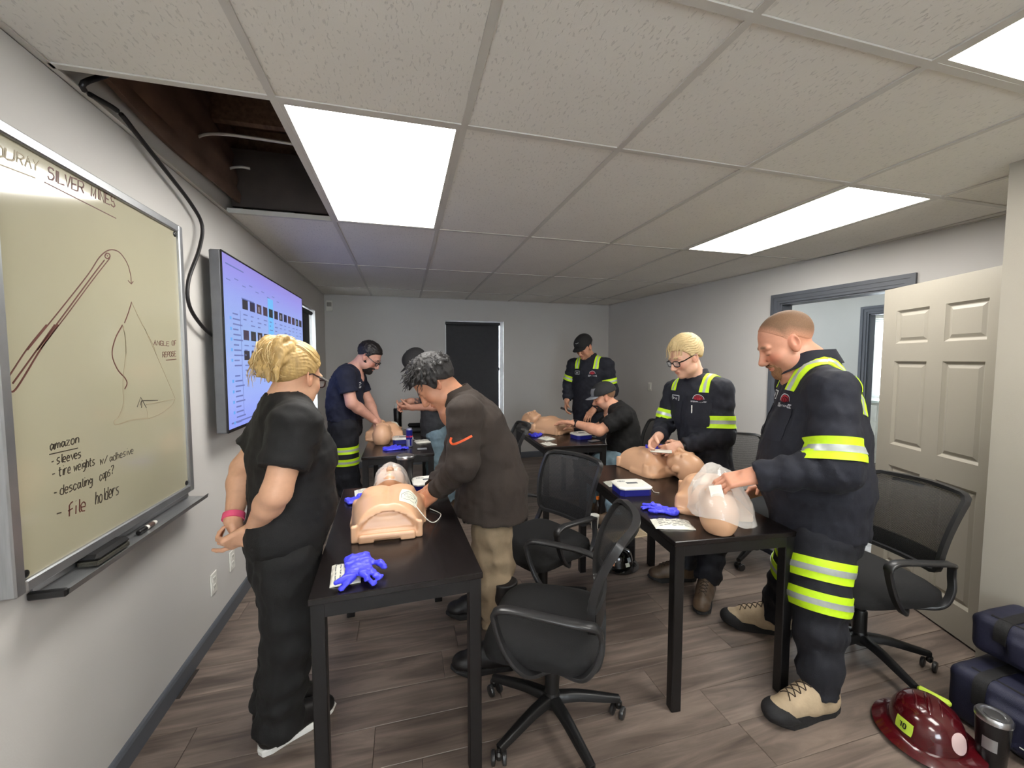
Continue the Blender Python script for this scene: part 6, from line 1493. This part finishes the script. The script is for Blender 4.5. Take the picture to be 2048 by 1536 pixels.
def aed(label, p, rz, s=1.):
    t = thing('aed_trainer', label, 'AED trainer', p, math.radians(rz), 'blue and white AED trainers')
    oct_ = lambda a, b, c: [(-a+c, -b), (a-c, -b), (a, -b+c), (a, b-c), (a-c, b), (-a+c, b), (-a, b-c), (-a, -b+c)]
    MB().prism(oct_(.085*s, .075*s, .02), (0, 0, 0), (1, 0, 0), (0, 1, 0), .036).build('base', M_blue, t)
    m = MB(); V = []; lv = [(.089, .079, .036), (.090, .080, .043), (.082, .072, .050)]
    for a, b, z in lv: V += [(x, y, z) for x, y in oct_(a*s, b*s, .022)]
    F = [tuple(range(8))[::-1], tuple(range(16, 24))]+[(r*8+i, r*8+(i+1) % 8, r*8+8+(i+1) % 8, r*8+8+i) for r in (0, 1) for i in range(8)]
    m.add(V, F).build('lid', M_white, t)
    MB().rbox((-.03, -.012, .0495), (.035, .012, .052), .002).build('lid_window', M_print, t); MB().lathe([(.0, .054), (.008, .054), (.009, .0495)][::-1], 14, (.055*s, -.035, 0)).build('button', M_pad, t)
    q = MB(); text_mb(q, 'AED', (-.065*s, .028, .0502), (1, 0, 0), np.array([0, 1., 0]), .018, .0025); q.build('lid_lettering', M_print, t)
    MB().tube(curve([(.085*s, .03, .02), (.11, .05, .006), (.13, .02, .004), (.12, -.03, .004), (.14, -.05, .004)], 6), .002, 6).build('lead_wire', M_wire, t)
    return t
Zt = TBZ+.0005
# left front table
pouch('white pad packet under the blue glove at the near corner of left front table', (-.205, 1.462, Zt), 96, .15, .095)
glove('blue nitrile glove hanging over the near edge of left front table', (-.165, 1.462, TBZ+.0175), -82, 3, True, .93)
glove('crumpled blue nitrile glove left of the front manikin', (-.235, 2.22, Zt), 20, 5, False, .8)
pouch('white pad packet behind the front manikin, left of its head', (-.20, 2.36, Zt), 8, .15, .11, 4)
aed('blue and white AED trainer right of the front manikin', (.125, 2.36, Zt), 4)
t = thing('tumbler', 'dark tumbler with steel rim at the far end of left front table', 'tumbler', (.0, 2.41, TBZ))
MB().lathe([(.0, .0), (.034, 0), (.036, .004), (.041, .09), (.047, .165), (.047, .17)], 24).build('cup', mat('smoked_tumbler', (40, 39, 40), .25), t)
MB().lathe([(.047, .168), (.051, .17), (.052, .178), (.050, .186), (.046, .188)], 24).build('steel_rim', M_chrome, t); MB().lathe([(.0, .182), (.044, .182), (.046, .176)][::-1], 24).build('lid', mat('clear_grey_lid', (120, 122, 122), .15), t)
def wbvh(root):
    out = []
    for c in root.children:
        nm = c.name.split('.')[0]
        if nm in ('head', 'torso'):
            V = [tuple(root.matrix_basis @ v.co) for v in c.data.vertices]; cen = root.matrix_basis @ Vector((.47, 0, .085) if nm == 'head' else (.25, 0, .06)); out.append((BVHTree.FromPolygons(V, [tuple(q.vertices) for q in c.data.polygons]), np.array(cen)))
    return out
def drape(name, ring, tip, m, seed, lift=.3, lab=None, cat=None, cr=.008, n=36, nl=10, over=None):
    """a thin film hanging from tip to a closed ring of points"""
    g = np.random.RandomState(seed); ring = [np.array(q, float) for q in ring]; tip = np.array(tip, float); c = sum(ring)/len(ring)
    BV = wbvh(over) if over is not None else []
    P = curve(ring+[ring[0]], max(2, n//len(ring)))[:-1]; N = len(P); ph = g.rand(4)*6
    def fn(u, v):
        i = int(round(u*N)) % N; q = P[i]; w_ = 1-v
        mid = lerp(q, tip, .55); out = nrm(q-c+1e-6)*lift*.25; out[2] += lift*.30; p = q*w_*w_+2*(mid+out)*w_*v+tip*v*v
        k = math.sin(math.pi*min(1, v*1.05)) if v > .05 else .4; cz = cr*k*(math.sin(5*u*6.283+ph[0]+3*v)+.7*math.sin(9*u*6.283+ph[1]-4*v)+.4*abs(math.sin(13*u*6.283+6*v)))
        p = p+nrm(q-c+np.array([0, 0, .05]))*cz; p[2] = max(p[2], TBZ+.002)
        for bv_, cen in BV:
            d_ = p-cen; L_ = np.linalg.norm(d_)+1e-6; h_ = bv_.ray_cast(Vector(cen), Vector(d_/L_), .4)
            if h_[0] is not None:
                r_ = np.linalg.norm(np.array(h_[0])-cen)+.005
                if L_ < r_: p = cen+d_/L_*r_
        return p
    m_ = MB(); V = []; 
    m_.sheet(fn, N, nl, .0006); o = m_.build(name, m); 
    return tag(o, lab, cat) if lab else o
hd1 = np.array(MAN1.matrix_basis @ Vector((.47, 0, .16)))
drape('face_shield', [hd1+np.array(q) for q in ((-.085, -.05, -.075), (0, -.075, -.035), (.085, -.05, -.07), (.10, .06, -.09), (.03, .11, -.085), (-.07, .09, -.085))], hd1+np.array([-.0, .03, .045]), M_film, 2, .12, 'clear plastic face shield spread over the front manikin head', 'face shield', .006, over=MAN1)
# far left table
aed('blue and white AED trainer beside the energy drink can', (-.02, 3.74, Zt), 2)
pouch('white pad packet at right of the energy drink can', (.15, 3.72, Zt), 10, .13, .12)
glove('blue nitrile glove at the near edge of the far left table', (-.10, 3.46, Zt), 12, 8, False, .9)
t = thing('energy_drink_can', 'tall blue and silver energy drink can on the far left table', 'drink can', (.035, 3.53, TBZ))
MB().lathe([(.0, .0), (.02, 0), (.0255, .006), (.0265, .012), (.0265, .148), (.0225, .158), (.0225, .162), (.0205, .160), (.0, .158)], 22).build('can', mat('brushed_can_silver', (176, 180, 200), .3, .7), t)
q = MB(); V = []
cb_ = mat('can_blue_print', (30, 36, 140), .3, .4)
MB().lathe([(.0268, .068), (.0268, .147)], 22).build('upper_print', cb_, t)
for sx in (.4, 2.0):
    q = MB(); q.lathe([(.0269, .014), (.0269, .068)], 12); q = MB(); Vv = []; Ff = []
    for i in range(7):
        a = -math.pi/2+(i-3)*.09+sx; 
        for z in (.014, .068): Vv.append((.02695*math.cos(a), .02695*math.sin(a), z))
    for i in range(6): Ff.append((2*i, 2*i+2, 2*i+3, 2*i+1))
    q.add(Vv, Ff, True).build('side_print', cb_, t)
def on_cyl(mb, txt, r, z, h, wd, a0, m, par, nm):
    L, tw = glyphs(txt); k = h
    strokes_mb(mb, [[(x, y) for x, y in pl] for pl in L], lambda x, y: np.array([r*math.cos(a0+(x-tw/2)*k/r), r*math.sin(a0+(x-tw/2)*k/r), z+y*k]), (math.cos(a0), math.sin(a0), 0), wd); return mb.build(nm, m, par)
on_cyl(MB(), 'Red Bull', .0272, .086, .014, .003, -math.pi/2, mat('can_red', (206, 38, 48), .4), t, 'can_lettering')
t = thing('water_bottle', 'tall black bottle with clear cap on the far left table', 'bottle', (-.07, 4.33, TBZ))
MB().lathe([(0, 0), (.038, 0), (.041, .006), (.040, .12), (.043, .235), (.036, .245)], 20).build('bottle_body', M_bott, t); MB().lathe([(.034, .243), (.034, .262), (.024, .285), (.022, .30), (0, .302)], 18).build('cap', mat('clear_cap', (196, 198, 196), .12, alpha=.75), t)
t = thing('device_case', 'small black hinged case on the far left table', 'case', (.10, 4.28, TBZ)); MB().rbox((-.07, -.05, 0), (.07, .05, .05), .01).build('case_base', M_blackp, t); MB().rbox((-.07, -.005, .05), (.07, .05, .085), .012).build('case_lid', M_blackp, t)
t = thing('smartphone', 'grey phone lying at the near edge of far left table', 'phone', (.135, 3.40, TBZ)); MB().rbox((-.04, -.025, 0), (.04, .025, .008), .003).build('phone_body', M_bez, t); MB().box((-.037, -.022, .008), (.037, .022, .0084)).build('screen', mat('grey_phone_glass', (150, 152, 156), .1), t)
t = thing('electrode_pad', 'white electrode pad on the manikin under the bearded man hands', 'electrode pad', mk2[0].location, mk2[0].rotation_euler[2]); pn = nrm((0, .62, .78)); pu = nrm((0, .78, -.62)); pc = np.array([.21, .085, .12])
conform(bv_torso, pc, pu, (1, 0, 0), pn, .085, .115, 'pad', M_pad, t, round_=.25); scribble(bv_torso, ln, lambda a, b: pc+pu*a*1.1+np.array([1., 0, 0])*b, pn, .003, 'pad_print', M_print, t)
MB().tube(curve([(.2, .13, .08), (.14, .19, .06), (.10, .24, .03), (.06, .23, .004)], 6), .003, 6).build('wire', mat('grey_wire', (70, 70, 70), .5), t)
# far right table
aed('blue and white AED trainer in front of the seated man', (1.62, 3.52, Zt), 12)
glove('blue nitrile glove on the far right table by a packet', (1.235, 3.72, Zt), 60, 11, False, .85)
pouch('white pad packet beside the manikin on the far right table', (1.285, 3.56, Zt), 20, .12, .13)
t = pouch('white paper slip on the near left corner of far right table', (1.22, 3.33, Zt), 12, .10, .13, 3, 'paper', 'white paper slips', .001)
drape('face_shield', [(1.22, 4.0, TBZ+.012), (1.36, 3.97, TBZ+.012), (1.40, 4.1, TBZ+.01), (1.34, 4.2, TBZ+.01), (1.22, 4.18, TBZ+.01)], (1.31, 4.1, TBZ+.085), M_film, 7, .08, 'clear plastic shield heaped behind the far right manikin', 'face shield')
pouch('white pad packet under the heaped plastic on the far right table', (1.29, 4.08, Zt), 4, .19, .12, 3)
t = thing('smartphone', 'grey phone near the seated man elbow', 'phone', (1.665, 3.34, TBZ), .3); MB().rbox((-.055, -.03, 0), (.055, .03, .008), .003).build('phone_body', M_bez, t); MB().box((-.05, -.026, .008), (.05, .026, .0084)).build('screen', MATS['grey_phone_glass'], t)
# right front table
aed('blue and white AED trainer on right front table between two manikins', (1.225, 1.99, Zt), -8, 1.05)
pouch('crinkled white pouch lying behind the right table AED trainer', (1.25, 2.135, Zt), -6, .20, .10, 0)
glove('crumpled blue nitrile glove left of the bagged manikin', (1.225, 1.69, Zt), 120, 13, False, .82)
pouch('white pad packet at the near left corner of right front table', (1.155, 1.535, Zt), -20, .17, .105, 6)
M4o = mk2[2]; bl_g = np.array(M4o.matrix_basis @ Vector((.20, .03, .148))); glove('blue nitrile glove lying on the manikin chest below the blond man hands', bl_g, 10, 21, True, .8)
hc_ = (np.array(PB['wr'][0])+np.array(PB['wr'][1]))/2
pk = thing('pad_packet', 'white packet being opened in the hands of the blond man', 'packet', aty(1318, 902, 2.17)); MB().rbox((-.075, -.035, -.003), (.05, .035, .004), .002, rot_to((-.8, .55, 0))).build('pouch', M_foil, pk)
h5 = np.array(mk2[3].matrix_basis @ Vector((.47, 0, .09))); tip = atp(1441, 932, P_big['wr'][0]-big.l*.14, big.l); 
dv = np.array([-.57, -.82, 0]); rv = np.array([.82, -.57, 0])
bag = drape('plastic_bag', [h5+rv*a+dv*b+Z3*c for a, b, c in ((-.125, -.02, -.02), (-.09, .085, -.02), (0, .125, -.01), (.10, .085, -.05), (.150, .0, -.05), (.13, -.09, -.02), (.0, -.10, .06), (-.10, -.10, .05))], tip, M_film, 15, .16, 'clear plastic bag draped over a manikin head, held up by large man', 'plastic bag', .011, over=mk2[3])
hb = bvh_of(bag).ray_cast(Vector(EYE), Vector(ray(1433, 985)), 5.); tag_ = (np.array(hb[0]) if hb[0] is not None else tip)-nrm(ray(1433, 985))*.004; MB().rbox((-.025, -.032, -.0008), (.025, .032, .0008), .0006, rot_to((.6, -.5, .2), (-.4, -.7, .6))).build('printed_tag', M_foil, bag, tag_)
for a, b in (((1432, 932), .03),): pass
hp = np.array(P5['wr'][1])+np.array([-.02, -.03, -.11]); t = thing('handheld_device', 'small black handheld device in the standing man right hand', 'device', hp); MB().rbox((-.07, -.012, -.012), (.07, .012, .012), .005, rot_to((.8, -.3, -.35))).build('device_body', M_blackp, t)
# floor under the tables
t = thing('hard_hat', 'black hard hat with stickers on the floor under right front table', 'hard hat', (1.47, 2.56, 0), .6)
MB().lathe([(.0, .150), (.03, .149), (.06, .140), (.085, .122), (.102, .09), (.110, .05), (.112, .02), (.112, .012)][::-1], 28).build('shell', mat('black_hat_shell', (16, 16, 17), .15, coat=.5), t)
MB().lathe([(.108, .018), (.150, .006), (.153, .010), (.112, .024)], 28).build('brim', MATS['black_hat_shell'], t)
def sticker(par, a, z, r, w_, h_, col, nm, tw=0.):
    MB().rbox((-w_/2, -.001, -h_/2), (w_/2, .001, h_/2), .0006, np.array([[-math.sin(a), math.cos(a), 0], nrm((math.cos(a), math.sin(a), .45)), nrm(np.cross([-math.sin(a), math.cos(a), 0], nrm((math.cos(a), math.sin(a), .45))))])).build(nm, mat('sticker_%d_%d_%d' % col, col, .4), par, (r*math.cos(a), r*math.sin(a), z))
for a, z, w_, h_, c in ((-2.9, .085, .035, .03, (206, 200, 200)), (-2.95, .055, .026, .026, (216, 140, 96)), (-2.0, .05, .034, .026, (206, 206, 190)), (-1.85, .08, .03, .03, (150, 156, 158))): sticker(t, a, z, .1125-.12*max(0, z-.055), w_, h_, c, 'sticker')
t = thing('water_bottle', 'short black bottle on the floor beside right front table leg', 'bottle', (1.60, 2.60, 0)); MB().lathe([(0, 0), (.034, 0), (.036, .006), (.036, .12)], 20).build('bottle_body', M_bott, t); MB().lathe([(.035, .12), (.035, .165), (.03, .172), (0, .172)], 20).build('cap', M_black, t); MB().lathe([(.0365, .118), (.0365, .122)], 20).build('seam_ring', M_gloss, t)
t = thing('soda_bottle', 'clear bottle with orange cap standing on the floor behind chairs', 'bottle', (1.69, 3.30, 0)); MB().lathe([(0, 0), (.03, 0), (.034, .01), (.034, .13), (.028, .165), (.013, .20), (.013, .215)], 18).build('bottle_body', mat('dark_drink', (46, 36, 30), .1), t); MB().lathe([(.0, .238), (.0155, .238), (.0155, .212)][::-1], 18).build('cap', mat('orange_cap', (240, 124, 30), .4), t)
t = thing('paper_cup', 'white paper cup on the floor beside orange-capped bottle', 'cup', (1.60, 3.18, 0)); MB().lathe([(0, .0), (.027, 0), (.040, .112), (.042, .114), (.040, .117)], 22).build('cup_wall', M_foil, t); MB().lathe([(.0413, .116), (.0405, .122), (.0, .123)], 22).build('lid', M_white, t)
t = thing('floor_vent', 'tan slotted floor register near the seated man boot', 'floor vent', (1.80, 2.98, .0005), .08); fm_ = mat('tan_register', (196, 176, 146), .5)
q = MB()
for a in ((-.18, -.075, .18, -.06), (-.18, .06, .18, .075), (-.18, -.06, -.165, .06), (.165, -.06, .18, .06)): q.box((a[0], a[1], 0), (a[2], a[3], .006))
q.build('register_frame', fm_, t); MB().box((-.165, -.06, 0), (.165, .06, .001)).build('duct', M_black, t); sl_m = None
for i in range(24):
    x = -.158+.0137*i
    if sl_m is None: sl_m = MB().box((-.0032, -.06, .001), (.0032, .06, .005)).build('slat', fm_, t, (x, 0, 0)).data
    else: link('slat', sl_m, t, (x, 0, 0))
# bottom right: red hard hat, steel tumbler, two navy bags
M_hat = mat('dark_red_hat', (70, 9, 16), .18, coat=.6, noise=(6, .12)); M_stk = mat('lime_sticker', (188, 214, 70), .4)
t = thing('hard_hat', 'dark red full brim hard hat on the floor beside navy bags', 'hard hat', (1.955, 1.035, .0), math.radians(215))
m = MB().lathe([(.0, .152), (.035, .151), (.068, .142), (.092, .124), (.108, .092), (.116, .055), (.118, .028)][::-1], 36); m.V = [(x*1.12, y*.95, z) for x, y, z in m.V]; sh_ = m.build('shell', M_hat, t)
m = MB().lathe([(.113, .030), (.135, .024), (.160, .014), (.163, .018), (.138, .031), (.116, .040)], 36); m.V = [(x*1.10, y*.98, z) for x, y, z in m.V]; m.build('brim', M_hat, t)
m = MB()
for y, hgt_ in ((-.035, .007), (0, .010), (.035, .007)): m.tube(curve([(-.10, y, .095), (-.06, y, .138-.1*abs(y)), (0, y, .150-.12*abs(y)), (.06, y, .138-.1*abs(y)), (.10, y, .095)], 5), hgt_, 8)
m.build('crown_ridges', M_hat, t); bh = bvh_of(sh_)
def hat_patch(a, el_, wd, ht, m_, nm, rd=0.):
    n = nrm((math.cos(a)*math.cos(el_), math.sin(a)*math.cos(el_), math.sin(el_))); u = nrm(np.cross((0, 0, 1), n)); v = np.cross(n, u); c = np.array([0, 0, .05])+n*.12
    return conform(bh, c, u, v, n, wd, ht, nm, m_, t, off=.0015, round_=rd), c, u, v, n
loc = lambda d: math.atan2(d[1], d[0])-math.radians(215)
o, c, u, v, n = hat_patch(loc((-1, .05)), .22, .062, .046, M_stk, 'lime_sticker', .2); L, tw = glyphs('10'); scribble(bh, L, lambda a, b: c+u*(a-tw/2)*.018+v*(b-.5)*.018, n, .004, 'sticker_number', M_black, o)
hat_patch(loc((-.2, -1)), .30, .07, .07, mat('pale_pink_sticker', (206, 180, 178), .45), 'round_sticker', 1.)
o = MB().rbox((-.05, -.012, -.012), (.05, .012, .012), .008).build('clip_light', M_stk, t, (-.112, .030, .115)); o.rotation_euler = (0, 0, 1.2)
MB().tube([(-.12, .06, .095), (-.135, .0, .09)], .004, 6).build('clip_wire', M_chrome, t)
t = thing('tumbler', 'dark insulated tumbler with bright steel lid beside the red hat', 'tumbler', (2.065, .905, 0)); MB().lathe([(0, 0), (.036, 0), (.038, .005), (.046, .15), (.046, .17)], 26).build('cup', M_bott, t)
MB().lathe([(.046, .168), (.049, .17), (.049, .182), (.044, .19), (.036, .19), (.034, .182), (.028, .182), (.026, .188), (.0, .188)], 26).build('steel_lid', M_chrome, t)
q = MB(); V = []; F = []
for i in range(9):
    a = math.pi*.95+.11*i
    for z in (.07, .115): V.append((.0445*math.cos(a), .0445*math.sin(a), z))
for i in range(8): F.append((2*i, 2*i+2, 2*i+3, 2*i+1))
q.add(V, F, True).build('etched_label', M_alu, t)
M_bag = mat('navy_nylon', (25, 27, 50), .6, bump=(420, .3), noise=(12, .12)); M_web = mat('black_webbing', (18, 18, 20), .75, bump=(300, .4))
def bag_(label, lo, hi, seed, txt):
    lo, hi = np.array(lo), np.array(hi); c = (lo+hi)/2; hf = (hi-lo)/2; base = np.array([c[0], c[1], lo[2]]); t = thing('equipment_bag', label, 'bag', base, 0, 'navy equipment bags')
    F = Field(lo-base-.05, hi-base+.05, .010); F.rbox(c-base, hf, rad=.035); F.rbox(np.array([-hf[0], -.02, hf[2]*.9]), (.022, hf[1]*.62, hf[2]*.62), rad=.02, k=.02); F.folds(.003, 26, seed)
    b = F.obj('bag_body', M_bag, t); bb = bvh_of(b)
    for y in (-hf[1]*.45, hf[1]*.62):
        def fn(u, v):
            y_ = y+(v-.5)*.04; a = math.pi*u; d = np.array([-math.cos(a), 0, math.sin(a)]); p = np.array([0, y_, hf[2]*1.0]); h_ = bb.ray_cast(Vector(p), Vector(d), .6); return (np.array(h_[0])+d*.003 if h_[0] is not None else p+d*.1)
        MB().sheet(fn, 26, 2, .003).build('webbing_strap', M_web, t)
    MB().sweep(curve([(0, hf[1]*.42, 2*hf[2]-.004), (0, hf[1]*.3, 2*hf[2]+.03), (0, .0, 2*hf[2]+.036), (0, -hf[1]*.22, 2*hf[2]+.03), (0, -hf[1]*.35, 2*hf[2]-.004)], 5), [(-.02, -.004), (.02, -.004), (.02, .004), (-.02, .004)], up=(0, 0, 1)).build('handle', M_web, t)
    zp = [(-hf[0]*.75, y_, 2*hf[2]+.001) for y_ in np.linspace(-hf[1]*.8, hf[1]*.8, 12)]; MB().tube(zp, .004, 6).build('zipper', M_web, t)
    n = np.array([-1., 0, 0]); u = np.array([0, -1., 0]); cc_ = np.array([-hf[0]-.02, -hf[1]*.1, hf[2]*.95])
    conform(bb, cc_, u, Z3, n, .045, .04, 'white_patch', M_foil, t, off=.003); L, tw = glyphs(txt)
    scribble(bb, [[(-.07+.0, -.038), (.07, -.038)], [(-.04, -.03), (.07, -.03)]], lambda a, b_: cc_+u*a+Z3*b_, n, .004, 'printed_lines', M_foil, t, off=.0035); return t
bag_('navy equipment bag lying on the floor, lower of the two', (2.175, .56, 0), (2.57, 1.10, .225), 3, 'E')
bag_('navy equipment bag stacked on top of the other', (2.30, .60, .262), (2.575, 1.10, .425), 8, 'E')
